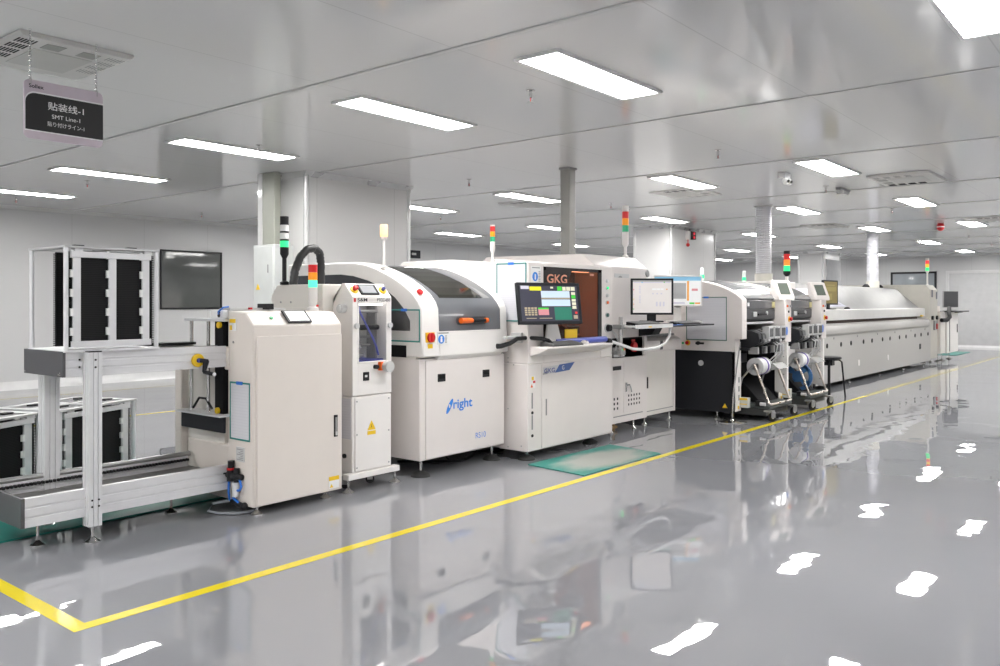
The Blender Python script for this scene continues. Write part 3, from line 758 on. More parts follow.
# window with works behind
MB().box(3.869, 4.131, YF + .192, YF + .199, .89, 1.304).build('window_lining', LGREY, t)
b = MB()
for q in ((3.858, 3.873, .88, 1.312), (4.127, 4.142, .88, 1.312), (3.858, 4.142, .88, .895), (3.858, 4.142, 1.298, 1.312)): b.box(q[0], q[1], YF - .003, YF + .004, q[2], q[3])
b.build('window_frame', WHITE, t, .004)
w = MB().box(3.869, 4.131, YF - .001, YF + .002, .891, 1.304).build('window_pane', CLEAR, t)
b = MB(); b.box(3.87, 3.98, YF + .12, YF + .19, 1.265, 1.30).box(3.985, 4.0, YF + .13, YF + .19, .98, 1.30).box(4.112, 4.130, YF + .10, YF + .19, .90, 1.30)
b.build('machine_frame', MGREY, t)
b = MB(); b.cyl((3.87, YF + .1, 1.245), (4.13, YF + .1, 1.245), .012).cyl((3.87, YF + .16, 1.06), (4.13, YF + .16, 1.06), .010).cyl((3.87, YF + .16, 1.0), (4.13, YF + .16, 1.0), .010).cyl((3.89, YF + .12, .93), (4.01, YF + .12, .93), .018).cyl((3.885, YF + .15, .97), (3.885, YF + .15, 1.28), .012).cyl((3.925, YF + .15, .97), (3.925, YF + .15, 1.28), .008)
b.build('roller_shaft', DSTEEL, t)
MB().box(3.88, 4.12, YF + .03, YF + .05, 1.288, 1.298).build('interior_glow_strip', lit('added cavity glow', (1, .97, .93), 4.5), t)  # glowing strip added to brighten the window cavity, not a part of the machine
MB().cyl((3.93, YF + .08, 1.13), (4.12, YF + .08, 1.13), .019).build('cleaning_roller', BLACK, t)
MB().cyl((3.87, YF + .08, 1.13), (3.93, YF + .08, 1.13), .024).cyl((3.87, YF + .1, 1.03), (3.95, YF + .1, 1.03), .022).cyl((3.875, YF + .1, .995), (3.97, YF + .1, .995), .016).build('bearing_block', STEEL, t)
MB().tube([(3.92, YF + .06, 1.28), (3.93, YF + .05, 1.23), (3.97, YF + .05, 1.17), (4.03, YF + .05, 1.08), (4.08, YF + .05, .99), (4.10, YF + .05, .93)], .007).build('blue_cable', mat('violet blue cable', (.10, .12, .48), .4), t)
MB().box(3.872, 4.128, YF + .03, YF + .19, .891, .905).build('tray', NAVY, t)
MB().cyl((3.845, YF, 1.145), (3.845, YF - .02, 1.145), .019).cyl((4.158, YF, 1.145), (4.158, YF - .02, 1.145), .019).build('thumb_screw', LGREY, t)
# panel lettering and controls
q = MB().box(3.826, 3.844, YF - .0015, YF, 1.311, 1.338).build('red_mark', RED, t)
text('S&M', INK, t, (3.858, YF - .002, 1.314), h=.025, w=.09, bold=.02)
text('PTCC-650', INK, t, (4.04, YF - .002, 1.315), h=.022, w=.125, bold=.012)
Mc = Matrix.Translation((3.99, YF + .0425, 1.3935)) @ Matrix.Rotation(math.atan2(.097, .085), 4, 'X')
q = MB().box(-.085, .085, -.044, .046, .001, .012, Mc).build('touch_panel', BLACKM, t, .003)
MB().box(-.07, .06, -.034, .036, .0122, .0132, Mc).build('screen', mat('grey touch screen', (.33, .34, .36), .12), q)
for x, kind in ((-.128, 'e'), (.138, 'k')):
    y = MB().lathe([(.030, .001), (.030, .007), (.02, .008)], (x, 0, 0), 20, Mc).build('emergency_stop' if kind == 'e' else 'selector_switch', YELLOW, t)
    if kind == 'e': MB().lathe([(.014, .008), (.014, .02), (.020, .022), (.020, .034), (.015, .039)], (x, 0, 0), 18, Mc).build('stop_button', RED, y)
    else: MB().lathe([(.014, .008), (.014, .03), (.008, .034)], (x, 0, 0), 14, Mc).build('selector_knob', NAVY, y)
q = MB().cyl((4.08, YF, .855), (4.08, YF - .03, .855), .042, n=4).build('valve_body', ORANGE, t)
MB().cyl((4.10, YF - .03, .852), (4.10, YF - .075, .852), .040, n=24).build('valve_wheel', LGREY, q)
MB().cyl((4.02, YF, .852), (4.02, YF - .03, .852), .016).build('valve_port', BLACK, q)
MB().box(3.91, 3.962, YF - .008, YF + .002, .76, .82).build('power_switch', BLACK, t, .003)
MB().box(3.92, 3.94, YF - .012, YF - .008, .785, .80).build('rocker', LGREY, t)
warn(t, 3.985, .41, YF - .004, .078)
MB().box(X0_ - .003, X0_, 4.435, 4.615, .36, .64).build('paper_notice', FORM, t)
MB().cyl((X0_, 4.50, .24), (X0_ - .012, 4.50, .24), .016).build('side_button', BLACK, t)
# undercarriage
b = MB().box(3.755, 4.235, YF - .03, YF + .03, .088, .128).box(3.83, 3.88, YF, 4.62, .09, .128).box(4.15, 4.20, YF, 4.62, .09, .128)
b.build('base_frame', WHITE, t, .004)
for x in (3.775, 4.212): foot(t, x, YF - .002, .092, .040)
for x, rz in ((3.86, 30), (4.09, 50)): caster(t, x, YF + .13, .09, .032, rz=rz)
for x in (3.80, 4.20): foot(t, x, 5.1, .10, .036)
# black stack lamp and hose on the roof
L = signal_tower(t, 3.72, 5.06, 1.437, 1.935, pole=.016, lens=.031, lh=.058, cols=(PAPERW, PAPERW, GRNON), top=BLACK, bm=BLACK, cap=.05)
b = MB()
for z in (.0, .058, .116): b.cyl((3.72, 5.06, 1.935 - .05 - z - .012), (3.72, 5.06, 1.935 - .05 - z), .0325, n=20)
b.build('black_ring', BLACK, L)
hp = [(3.745, 4.99, 1.437), (3.76, 4.99, 1.54), (3.80, 4.98, 1.64), (3.855, 4.97, 1.70), (3.915, 4.96, 1.71), (3.955, 4.95, 1.675), (3.965, 4.95, 1.60), (3.965, 4.95, 1.437)]
fine = []
for i in range(len(hp) - 1):
    for k in range(6):
        f = k / 6; fine.append(tuple(hp[i][j] * (1 - f) + hp[i + 1][j] * f for j in range(3)))
fine.append(hp[-1])
MB().tube(fine, [.031 if i % 2 else .0285 for i in range(len(fine))], 14).build('exhaust_hose', mat('black ribbed hose', (.014, .014, .015), .3), t)

# ================================================================== OPTICAL INSPECTION MACHINE (arched white shell, grey hood)
t = thing('optical_inspection_machine', 'white inspection machine with arched grey hood and blue Bright lettering', 'machine', (4.92, 4.36, 0))
AX0, AX1 = 4.41, 5.43
MB().box(4.42, 5.42, 4.37, 5.92, .125, .885).build('lower_cabinet', WARMW, t, .008)
MB().box(4.475, 5.405, 4.358, 4.371, .135, .872).build('front_door', WARMW, t, .004)
q = [MB().box(x, x + .085, 4.352, 4.36, .705, .765).build('door_handle', BLACK, t, .004) for x in (4.60, 5.125)]
for x, hq in zip((4.60, 5.125), q): MB().box(x + .012, x + .073, 4.349, 4.353, .728, .758).build('handle_recess', VOID, hq)
# shell: two arched side bands, belly and back
arch = [(4.325, .90), (4.338, 1.09), (4.345, 1.262), (4.37, 1.312), (4.43, 1.378), (4.52, 1.438), (4.62, 1.492), (4.72, 1.535), (4.83, 1.574), (4.95, 1.608), (5.10, 1.630), (5.95, 1.634), (5.95, .90)]
MB().prism(arch, 'x', AX0, 4.60).build('arched_side', WHITE, t, .012)
MB().prism([(y + .008, z) for y, z in arch], 'x', 5.345, AX1).build('arched_side', WHITE, t, .012)
MB().prism([(4.365, .87), (4.328, .905), (4.342, 1.088), (4.8, 1.088), (4.8, .87)], 'x', 4.595, 5.35).build('belly_panel', WHITE, t, .006)
MB().box(AX0 + .01, AX1 - .01, 4.40, 5.93, .875, .91).build('shell_lip', PALE, t, .006)
hood = [(4.352, 1.09), (4.356, 1.256), (4.384, 1.303), (4.442, 1.366), (4.53, 1.424), (4.628, 1.477), (4.728, 1.520), (4.838, 1.559), (4.958, 1.594), (5.08, 1.616)]
hp_ = hood + [(5.95, 1.622), (5.95, 1.09)]
hd = MB().prism(hp_, 'x', 4.60, 5.345).build('hood', GREYG, t)
def along(pts, z0, z1):
    """piece of a (y, z) polyline between two heights"""
    out = []
    for (ya, za), (yb, zb) in zip(pts[:-1], pts[1:]):
        for f in [i / 6 for i in range(7)]:
            z = za + (zb - za) * f; y = ya + (yb - ya) * f
            if z0 <= z <= z1: out.append((y, z))
    return out
win = along(hood[1:], 1.345, 1.602)
def patch(pts, xa0, xb0, xa1, xb1, off, name, m, p):
    """thin curved pane following a profile, tapering along it"""
    b = MB(); rings = []
    n = len(pts)
    for i, (y, z) in enumerate(pts):
        a = Vector(pts[max(0, i - 1)]); c = Vector(pts[min(n - 1, i + 1)]); d = (c - a).normalized()
        oy, oz = y - d.y * off, z + d.x * off
        f = i / (n - 1); xa = xa0 + (xa1 - xa0) * f; xb = xb0 + (xb1 - xb0) * f
        rings.append([b.bm.verts.new(v) for v in ((xa, oy, oz), (xb, oy, oz), (xb, y + .004, z - .004), (xa, y + .004, z - .004))])
    b._quadstrip(rings); return b.build(name, m, p)
patch(win, 4.685, 5.19, 4.66, 5.08, .004, 'hood_window', DKGLASS, t)
patch(win[:14], 5.21, 5.285, 5.20, 5.205, .003, 'hood_vent', MGREY, t)
# recessed grip with orange ends
q = MB().prism(rrect(4.80, 5.17, 1.135, 1.20, .03), 'y', 4.347, 4.354).build('handle_recess', mat('grip recess', (.06, .062, .07), .45), t, .003)
MB().cyl((4.83, 4.325, 1.166), (5.145, 4.325, 1.166), .013, n=12).build('grip_bar', BLACK, q)
MB().cyl((4.825, 4.323, 1.167), (4.95, 4.323, 1.167), .023, .020, 16).ball((4.955, 4.323, 1.167), .018).cyl((5.12, 4.323, 1.166), (5.145, 4.323, 1.166), .02, n=14).build('grip_end', ORANGE, q)
# stop button and slot on the sloping side band
q = patch(along(arch[1:], 1.385, 1.54), 4.44, 4.465, 4.44, 4.465, .002, 'slot_strip', LGREY, t)
patch(along(arch[1:], 1.40, 1.53), 4.448, 4.458, 4.448, 4.458, .004, 'slot', MGREY, q)
estop(t, (4.475, 4.44, 1.372), (0, -.75, .62), .026, .012)
# main switch and information plates on the belly
q = MB().box(4.445, 4.535, 4.326, 4.336, 1.01, 1.085).build('main_switch', YELLOW, t)
MB().cyl((4.49, 4.326, 1.047), (4.49, 4.309, 1.047), .036, n=24).build('switch_disc', RED, q)
MB().box(4.483, 4.497, 4.301, 4.31, 1.02, 1.075).build('switch_grip', RED, q)
MB().box(4.465, 4.515, 4.328, 4.334, .965, .998).build('label_plate', YELLOW, t)
q = MB().box(4.57, 4.705, 4.329, 4.335, .99, 1.085).build('notice_plate', PAPERW, t)
MB().cyl((4.61, 4.329, 1.03), (4.61, 4.3275, 1.03), .034, n=28).build('blue_disc', LOGOB, q)
MB().cyl((4.61, 4.3275, 1.043), (4.61, 4.3267, 1.043), .010, n=14).box(4.60, 4.62, 4.3267, 4.3275, 1.008, 1.034).build('pictogram', PAPERW, q)
b = MB()
for i in range(6): b.box(4.652, 4.672, 4.328, 4.3291, 1.002 + i * .01, 1.007 + i * .01)
b.box(4.578, 4.69, 4.328, 4.3291, 1.072, 1.081).build('print', MGREY, q)
# lettering
lb = []
for i in range(24):
    a = 2 * PI * i / 24; u, v = .019 * math.cos(a), .066 * math.sin(a); c, s_ = math.cos(R(-33)), math.sin(R(-33))
    lb.append((4.735 + u * c - v * s_, .508 + u * s_ + v * c))
q = MB().prism(lb, 'y', 4.3568, 4.358).build('logo_mark', LOGOB, t)
lb2 = [(4.733 + .009 * math.cos(2 * PI * i / 16), .510 + .015 * math.sin(2 * PI * i / 16)) for i in range(16)]
MB().prism(lb2, 'y', 4.3560, 4.3568).build('logo_gap', WARMW, q)
text('right', LOGOB, t, (4.775, 4.357, .462), h=.095, w=.225, bold=.02)
text('RS10', LOGOB, t, (5.04, 4.357, .222), h=.045, w=.125)
# left side: arched window, dark conveyor mouth
side = [(4.46, 1.095), (4.46, 1.17), (4.52, 1.255), (4.62, 1.345), (4.75, 1.42), (4.92, 1.48), (5.10, 1.52), (5.25, 1.535), (5.86, 1.535), (5.86, 1.095)]
MB().prism(side, 'x', AX0 - .004, AX0).build('side_window', mat('smoked side pane', (.05, .052, .058), .12, spec=.6), t)
MB().box(AX0 - .004, AX0, 4.50, 4.80, .895, .985).build('conveyor_mouth', VOID, t)
MB().box(AX0 + .02, AX1, 4.38, 4.40, .876, .89).build('shadow_gap', MGREY, t)
for x, y in ((4.49, 4.43), (5.35, 4.45), (4.49, 5.8), (5.35, 5.8)): blackfoot(t, x, y, .13)
# pole lamp on the roof
MB().lathe([(.03, 0), (.03, .012), (.012, .02), (.012, .215), (.024, .23), (.024, .245)], (4.46, 4.80, 1.575)).build('lamp_pole', WHITE, t)
q = MB().lathe([(.029, .245), (.031, .26), (.031, .33), (.026, .34)], (4.46, 4.80, 1.575)).build('warm_lamp', WARMON, t)
for x, y in ((4.95, 5.0), (5.05, 5.05)):
    pass
sleeve('clear teal edged sleeve on the arched side of the inspection machine', AX0 - .004, 0, 4.35, 4.68, 1.012, 1.258, 'x', sheet=False)

# ================================================================== SOLDER PASTE PRINTER (GKG)
t = thing('floor_cable', 'black cable lying on the floor beneath the inspection machine and printer', 'cable', (5.0, 4.6, 0))
MB().tube([(4.75, 4.95, .012), (4.90, 4.75, .012), (5.02, 4.62, .012), (5.20, 4.60, .012), (5.45, 4.72, .012), (5.8, 4.70, .012), (6.2, 4.9, .012)], .011, 8).tube([(5.02, 4.62, .012), (5.05, 4.70, .05), (5.0, 4.8, .125)], .009, 8).build('cable', BLACK, t)
t = thing('solder_paste_printer', 'white solder paste printer with amber window and GKG lettering', 'machine', (6.1, 4.15, 0))
GX0, GX1, GY = 5.46, 6.77, 4.15
b = MB()
b.prism([(4.45, .08), (4.45, 1.645), (5.0, 1.69), (5.62, 1.69), (5.70, 1.62), (5.70, .08)], 'x', GX0, GX1)
b.box(GX0, 5.68, GY, 4.47, .80, 1.645).box(6.57, GX1, GY, 4.47, .80, 1.645).box(5.68, 6.57, GY, 4.47, .80, .955).box(5.68, 6.57, GY, 4.47, 1.605, 1.645)
b.prism([(GY, 1.64), (4.5, 1.68), (4.5, 1.64)], 'x', GX0, GX1)
b.build('upper_housing', WARMW, t, .008)
MB().box(GX0, GX1, GY + .004, 4.46, .075, .80).build('lower_cabinet', WARMW, t, .008)
MB().box(5.648, GX1 - .004, GY - .004, GY + .006, .085, .786).build('front_door', WARMW, t, .004)
MB().box(5.70, 5.717, GY - .007, GY - .003, .355, .495).build('door_handle', MGREY, t, .002)
for z0, z1 in ((.43, .56), (.255, .375)): MB().box(5.513, 5.527, GY + .0005, GY + .006, z0, z1).build('slot_handle', MGREY, t)
for z in (.395, .205): MB().cyl((5.52, GY + .005, z), (5.52, GY - .002, z), .013, n=14).build('lock', BLACK, t)
b = MB()
for y, z in ((4.36, .845), (4.36, .81), (4.30, .79), (4.36, .42), (4.36, .10), (4.22, .12)): b.cyl((GX0, y, z), (GX0 - .003, y, z), .006, n=8)
b.build('screw', DSTEEL, t)
# small stickers
q = MB().box(5.495, 5.56, GY + .002, GY + .005, .60, .70).build('sticker', PAPERW, t)
MB().box(5.51, 5.54, GY + .0005, GY + .002, .665, .695).build('yellow_square', YELLOW, q)
MB().box(5.53, 5.56, GY + .0005, GY + .002, .64, .66).build('red_bar', RED, q)
MB().prism([(5.497, .605), (5.527, .605), (5.512, .635)], 'y', GY + .0005, GY + .002).build('orange_triangle', ORANGE, q)
# badge on the door edge
MB().prism([(5.66, .702), (5.87, .708), (5.93, .775), (5.66, .762)], 'y', GY - .006, GY - .003).build('silver_badge', SILVER, t)
q = MB().prism([(5.83, .708), (6.05, .718), (6.13, .784), (5.90, .774)], 'y', GY - .007, GY - .003).build('blue_badge', mat('badge blue', (.06, .12, .34), .35), t)
text('GKG', NAVY, t, (5.675, GY - .0075, .712), h=.040, w=.155, bold=.015)
text('G', PAPERW, t, (5.935, GY - .0085, .728), h=.036, w=.034)
# amber window
MB().box(5.68, 6.57, 4.44, 4.452, .95, 1.61).build('cavity_back', mat('dim machine interior', (.12, .11, .10), .5), t)
MB().box(5.69, 6.56, 4.20, 4.44, .955, .962).build('cavity_floor', BLACKM, t)
b = MB()
for q in ((5.672, 5.70, .95, 1.612), (6.52, 6.578, .95, 1.612), (5.672, 6.578, .95, .97), (5.672, 6.578, 1.585, 1.612)): b.box(q[0], q[1], GY - .006, GY + .004, q[2], q[3])
b.prism([(5.70, 1.45), (6.0, 1.45), (6.09, 1.586), (5.70, 1.586)], 'y', GY - .005, GY + .002)
fr = b.build('window_frame', mat('black window print', (.014, .010, .010), .2), t)
MB().box(5.69, 6.53, GY - .002, GY + .002, .965, 1.59).build('amber_pane', AMBERG, t)
MB().box(5.75, 6.48, 4.22, 4.25, 1.585, 1.60).build('interior_glow_strip', lit('machine work lamp', (1, .93, .82), 5), t)
text('GKG', COPPER, t, (5.715, GY - .0062, 1.475), h=.076, w=.30, bold=.02)
MB().box(6.09, 6.37, 4.38, 4.44, 1.36, 1.50).build('squeegee_head', mat('orange gantry cover', (.75, .35, .05), .4), t, .01)
MB().prism(rrect(6.05, 6.47, 1.10, 1.36, .10, (0, 1, 1, 0)), 'y', 4.40, 4.44).build('gantry', mat('brown gantry', (.35, .20, .13), .4), t)
MB().box(5.75, 6.45, 4.30, 4.42, 1.02, 1.10).build('squeegee_beam', BLACKM, t, .01)
MB().tube([(6.05, 4.25, 1.14), (6.2, 4.24, 1.05), (6.4, 4.24, .99), (6.5, 4.24, .97)], .008).build('cable', LGREY, t)
q = MB().box(6.38, 6.44, GY - .008, GY - .002, 1.553, 1.572).build('window_latch', COPPER, t)
MB().box(5.98, 6.17, GY - .009, GY - .002, .985, 1.075).build('warning_plate', YELLOW, t)
# notice and lens left of the window
q = MB().box(5.50, 5.635, GY - .002, GY + .001, 1.47, 1.61).build('notice_plate', PAPERW, t)
MB().cyl((5.553, GY - .002, 1.525), (5.553, GY - .004, 1.525), .038, n=26).build('blue_disc', LOGOB, q)
MB().box(5.545, 5.562, GY - .005, GY - .004, 1.50, 1.545).build('pictogram', PAPERW, q)
b = MB()
for i in range(7): b.box(5.60, 5.628, GY - .003, GY - .002, 1.485 + i * .013, 1.491 + i * .013)
b.box(5.51, 5.62, GY - .003, GY - .002, 1.595, 1.603).build('print', MGREY, q)
q = MB().cyl((5.585, GY, 1.43), (5.585, GY - .02, 1.43), .026, n=22).build('key_switch', STEEL, t)
MB().cyl((5.585, GY - .02, 1.43), (5.585, GY - .022, 1.43), .016, n=18).build('key_face', PAPERW, q)
# button column
for z, m, r in ((1.512, PAPERW, .012), (1.446, GRNON, .012), (1.376, LGREY, .012), (1.31, ORANGE, .014), (1.193, mat('dark green button', (.03, .10, .09), .35), .018)):
    q = MB().cyl((6.675, GY, z), (6.675, GY - .008, z), r + .006, n=20).build('button', LGREY, t)
    MB().cyl((6.675, GY - .008, z), (6.675, GY - .018, z), r, n=20).build('button_cap', m, q)
for z, m in ((1.072, BLACK), (.945, BLACK)):
    q = MB().cyl((6.675, GY, z), (6.675, GY - .012, z), .042, n=24).build('knob_ring', LGREY, t)
    MB().cyl((6.675, GY - .012, z), (6.675, GY - .045, z), .034, .03, 22).build('knob', m, q)
MB().tube([(6.70, GY - .03, 1.06), (6.78, GY - .04, 1.0), (6.84, 4.12, .93), (6.9, 4.2, .86)], .008).build('cable', LGREY, t)
# console tray below the window with blue bar
tr = MB().prism([(GY + .01, .862), (4.06, .89), (3.97, .928), (3.97, .945), (GY + .01, .945)], 'x', GX0 + .03, 6.50).build('console_tray', WARMW, t, .006)
MB().cyl((5.80, GY - .03, .972), (6.60, GY - .03, .972), .027, n=16).build('blue_bar', mat('blue wiper roll', (.06, .09, .45), .35), t)
# arm bracket and wrapped cable at the left
MB().box(5.25, 5.62, 4.22, 4.25, 1.01, 1.035).build('cable_arm', LGREY, t, .003)
MB().box(5.432, 5.46, 4.20, 4.31, .975, 1.06).build('arm_bracket', LGREY, t, .004)
MB().tube([(5.22, 4.285, .955), (5.25, 4.27, .955), (5.32, 4.23, .975), (5.38, 4.20, 1.012), (5.48, 4.17, 1.018), (5.58, 4.10, 1.01), (5.62, 4.06, .995), (5.66, 4.03, .95)], [.022, .020, .019, .018, .017, .017, .016, .014], 10).build('wrapped_cable', BLACK, t)
# monitor stand
MB().box(5.58, 5.74, 4.06, 4.115, 1.18, 1.24).build('stand_bracket', WHITE, t, .006)
MB().prism([(5.66, .945), (5.90, .945), (5.80, 1.20), (5.70, 1.20)], 'y', 4.11, 4.135).build('monitor_stand', WHITE, t, .006)
for x, y in ((5.53, 4.22), (6.55, 4.25), (5.53, 5.6), (6.65, 5.6)): blackfoot(t, x, y, .08)
signal_tower(t, 5.75, 4.77, 1.67, 2.005, pole=.012, lens=.023, lh=.046, base=.075)
sleeve('teal edged document sleeve on the printer side above the grey hood', GX0, 0, 4.165, 4.485, 1.15, 1.64, 'x')

# ------------------------------------------------------------------ monitors, keyboards, mice
def screen_ui(p, w, h, parts, y, name='screen'):
    for i, (u0, u1, v0, v1, m) in enumerate(parts):
        MB().box(-w / 2 + u0 * w, -w / 2 + u1 * w, y - .0006 - i * .00004, y, v0 * h, v1 * h).build('display_field', m, p)
def make_monitor(label, w, h, parts, bg, bez=BLACKM, stand=None, bezel=.014, tilt=0, name='monitor'):
    """flat monitor standing at its own origin (bottom edge of the screen), facing -Y"""
    t = local_thing(name, label, 'monitor')
    T = Matrix.Rotation(R(tilt), 4, 'X')
    b = MB(); W, H = w / 2 + bezel, h + bezel
    for q in ((-W, W, -bezel, 0), (-W, W, h, H), (-W, -w / 2, 0, h), (w / 2, W, 0, h)): b.box(q[0], q[1], -.008, .02, q[2], q[3])
    b.box(-W, W, .004, .03, -bezel, H).box(-W * .6, W * .6, .03, .055, h * .15, h * .8)
    hs = b.build('housing', bez, t, .003)
    sc_ = MB().box(-w / 2, w / 2, -.004, .004, 0, h).build('screen', bg, t)
    screen_ui(sc_, w, h, parts, -.004)
    if stand:
        d = stand
        MB().box(-.045, .045, .025, .05, -d, h * .4).build('stand_neck', bez, t, .004)
        MB().box(-.11, .11, -.05, .13, -d - .0, -d + .015).build('stand_base', bez, t, .006)
    for o in list(t.children_recursive):
        if o.type == 'MESH' and o.parent == t or o.type == 'MESH': 
            o.data.transform(T)
    return t
UIN = lit('screen navy', (.035, .035, .06), 0.50); UIY = lit('screen yellow', (.85, .75, .01), 0.56); UIG = lit('screen green', (.06, .62, .05), 0.50)
UIW = lit('screen pale blue', (.55, .66, .78), 0.56); UIC = lit('screen cream', (.72, .70, .55), 0.56); UIK = lit('screen dark green', (.02, .18, .12), 0.56)
UIP = lit('screen pink', (.62, .25, .28), 0.56); UIL = lit('screen lilac grey', (.62, .60, .68), 0.56); UIT = lit('screen tan', (.45, .38, .26), 0.50)
UIR = lit('screen red', (.75, .05, .04), 0.56)
fields = [(.02, .16, .90, .99, UIL), (.17, .37, .86, .97, UIY), (.38, .64, .90, .97, UIN), (.53, .58, .92, .97, UIC), (.65, .73, .86, .98, UIG), (.74, .80, .86, .97, UIC), (.81, .88, .86, .97, UIC), (.89, .96, .86, .97, UIC),
          (.36, .86, .66, .85, UIW), (.36, .86, .63, .655, UIT), (.36, .86, .42, .61, UIW), (.57, .87, .03, .39, UIK), (.29, .47, .33, .375, UIG), (.29, .47, .17, .33, UIP), (.89, .96, .74, .82, UIC), (.89, .96, .64, .73, UIG),
          (.89, .96, .55, .62, UIC), (.89, .96, .45, .53, UIC), (.89, .96, .34, .43, UIC), (.93, .97, .2, .26, UIR), (.90, .97, .06, .16, UIT), (.08, .25, .07, .09, UIT), (.30, .52, .07, .09, UIT)]
for i in range(4):
    for j in range(4): fields.append((.06 + i * .055, .10 + i * .055, .16 + j * .06, .205 + j * .06, UIT))
o = make_monitor('x', .54, .292, fields, UIN, bezel=.024)
place(o, (5.50, 3.945, 1.158)); o.rotation_euler = (R(-10), 0, R(-24))
o['label'] = 'black touch monitor showing dark navy interface in front of the amber printer window'
UIX = lit('screen off white', (.74, .70, .68), 0.59); UIM = lit('screen grey', (.42, .42, .42), 0.50); UIS = lit('screen sky blue', (.25, .52, .72), 0.56); UIO = lit('screen orange', (.8, .35, .05), 0.56); UIWH = lit('screen white', (.80, .80, .80), 0.62)
fl_ = [(0, 1, .955, 1, UIM), (.02, .97, .92, .95, UIL), (.22, .26, .925, .955, UIS), (.80, .83, .925, .955, UIG), (.50, .60, .70, .755, UIWH), (.61, .71, .70, .755, UIWH), (.72, .80, .70, .755, UIWH), (.86, .90, .71, .74, UIO)]
for i in range(5): fl_.append((.16, .20, .60 + i * .05, .63 + i * .05, UIL)); fl_.append((.16, .20, .30 + i * .05, .33 + i * .05, UIL))
for i in range(3): fl_.append((.60 + i * .09, .64 + i * .09, .2, .34, UIL)); fl_.append((.5 + i * .11, .54 + i * .11, .57, .61, UIL))
for i, m in enumerate((UIG, UIO, UIY, UIL, UIR)): fl_.append((.01, .03, .1 + i * .15, .13 + i * .15, m))
o = make_monitor('black square monitor with pale screen above the keyboard shelf', .385, .325, fl_, UIX, stand=.095, bezel=.02)
place(o, (7.45, 4.10, 1.208), -52)
f3 = [(0, 1, .86, 1, UIS), (.03, .70, .15, .83, UIM), (.03, .34, .28, .80, UIK), (.70, .74, .15, .85, UIO), (.75, .97, .35, .85, UIWH), (.80, .93, .50, .58, UIP), (.75, .86, .03, .09, UIG), (.87, .98, .03, .09, UIO), (.05, .65, .04, .10, UIL)]
f3[1] = (.36, .68, .22, .78, UIM)
o = make_monitor('white framed monitor with blue title bar behind the black square monitor', .52, .315, f3, UIWH, bez=WHITE, stand=.19, bezel=.014)
place(o, (8.47, 4.34, 1.285), -50)

def make_keyboard(label, m=BLACK, keys=MGREY):
    t = local_thing('keyboard', label, 'keyboard')
    MB().prism([(-.07, 0), (.07, 0), (.07, .034), (-.07, .012)], 'x', -.22, .22).build('case', m, t, .003)
    b = MB()
    for r in range(5):
        for c in range(18): b.box(-.21 + c * .0235, -.191 + c * .0235, -.06 + r * .025, -.041 + r * .025, .016 + r * .0036, .022 + r * .0036)
    b.build('keys', keys, t)
    return t
def make_mouse(label, m=BLACK):
    t = local_thing('computer_mouse', label, 'mouse')
    b = MB().lathe([(.001, 0), (.031, 0), (.033, .008), (.030, .02), (.018, .031), (.001, .034)], (0, 0, 0), 20)
    for v in b.bm.verts: v.co.y *= 1.75
    b.build('body', m, t)
    MB().box(-.003, .003, -.045, -.02, .024, .034).build('scroll_wheel', MGREY, t)
    return t
place(make_keyboard('dark keyboard on the printer console tray', mat('charcoal keyboard', (.07, .07, .07), .5), mat('grey keys', (.22, .22, .22), .5)), (5.80, 4.045, .946), 0)
place(make_mouse('white mouse on the printer console tray beside the keyboard', WHITE), (6.12, 4.03, .946), -30)

# ================================================================== TALL INSPECTION STATION right of the printer
t = thing('paste_inspection_station', 'tall white station with sloped roof edge between the printer and the black-based placer', 'machine', (7.3, 4.36, 0))
EX0, EX1, EY = 6.79, 7.795, 4.35
MB().prism([(EY, 1.05), (EY, 1.668), (EY + .15, 1.785), (5.72, 1.795), (5.82, 1.72), (5.82, 1.05)], 'x', EX0, EX1).build('upper_housing', WARMW, t, .01)
b = MB(); b.box(EX0, EX1, EY, 5.80, .10, .755).box(EX0, 7.10, EY, 5.0, .755, 1.05).box(7.735, EX1, EY, 5.0, .755, 1.05).box(7.10, 7.735, EY, 5.0, .955, 1.05).box(EX0, EX1, 4.75, 5.80, .755, 1.05)
b.build('lower_cabinet', WARMW, t, .006)
MB().box(7.105, 7.73, EY + .02, 4.74, .757, .95).build('control_recess', VOID, t)
q = MB().box(7.30, 7.72, EY + .02, EY + .05, .76, .93).build('switch_plate', BLACKM, t)
MB().cyl((7.535, EY + .02, .853), (7.535, EY - .01, .853), .05, n=24).build('rotary_switch', RED, q)
MB().box(7.50, 7.57, EY + .012, EY + .02, .908, .93).build('red_plate', RED, q)
q = MB().box(7.14, 7.27, EY + .005, EY + .06, .765, .86).build('fuse_box', LGREY, t, .004)
MB().cyl((7.285, EY + .02, .835), (7.285, EY - .006, .835), .015).build('lamp_button', GRNON, q)
MB().cyl((7.325, EY + .02, .835), (7.325, EY - .006, .835), .015).build('lamp_button', ORANGE, q)
MB().box(7.27, 7.345, EY + .005, EY + .03, .765, .86).build('button_box', LGREY, q)
q = MB().box(7.11, 7.265, EY - .004, EY, .635, .675).build('label_plate', BLACKM, t)
MB().box(7.31, EX1 - .06, EY - .004, EY + .002, .20, .735).build('cabinet_door', WARMW, t, .003)
q = MB().box(7.335, 7.36, EY - .018, EY - .002, .405, .50).box(7.36, 7.42, EY - .018, EY - .006, .465, .482).build('lock_handle', STEEL, t, .003)
MB().tube([(7.415, EY - .02, .465), (7.43, EY - .022, .43), (7.44, EY - .022, .40)], .006, 6).build('key', DSTEEL, q)
b = MB()
for i in range(5):
    for j in range(3): b.box(7.40 + i * .054, 7.42 + i * .054, EY - .0055, EY - .003, .262 + j * .045, .284 + j * .045)
b.build('vent_grille', BLACK, t)
b = MB()
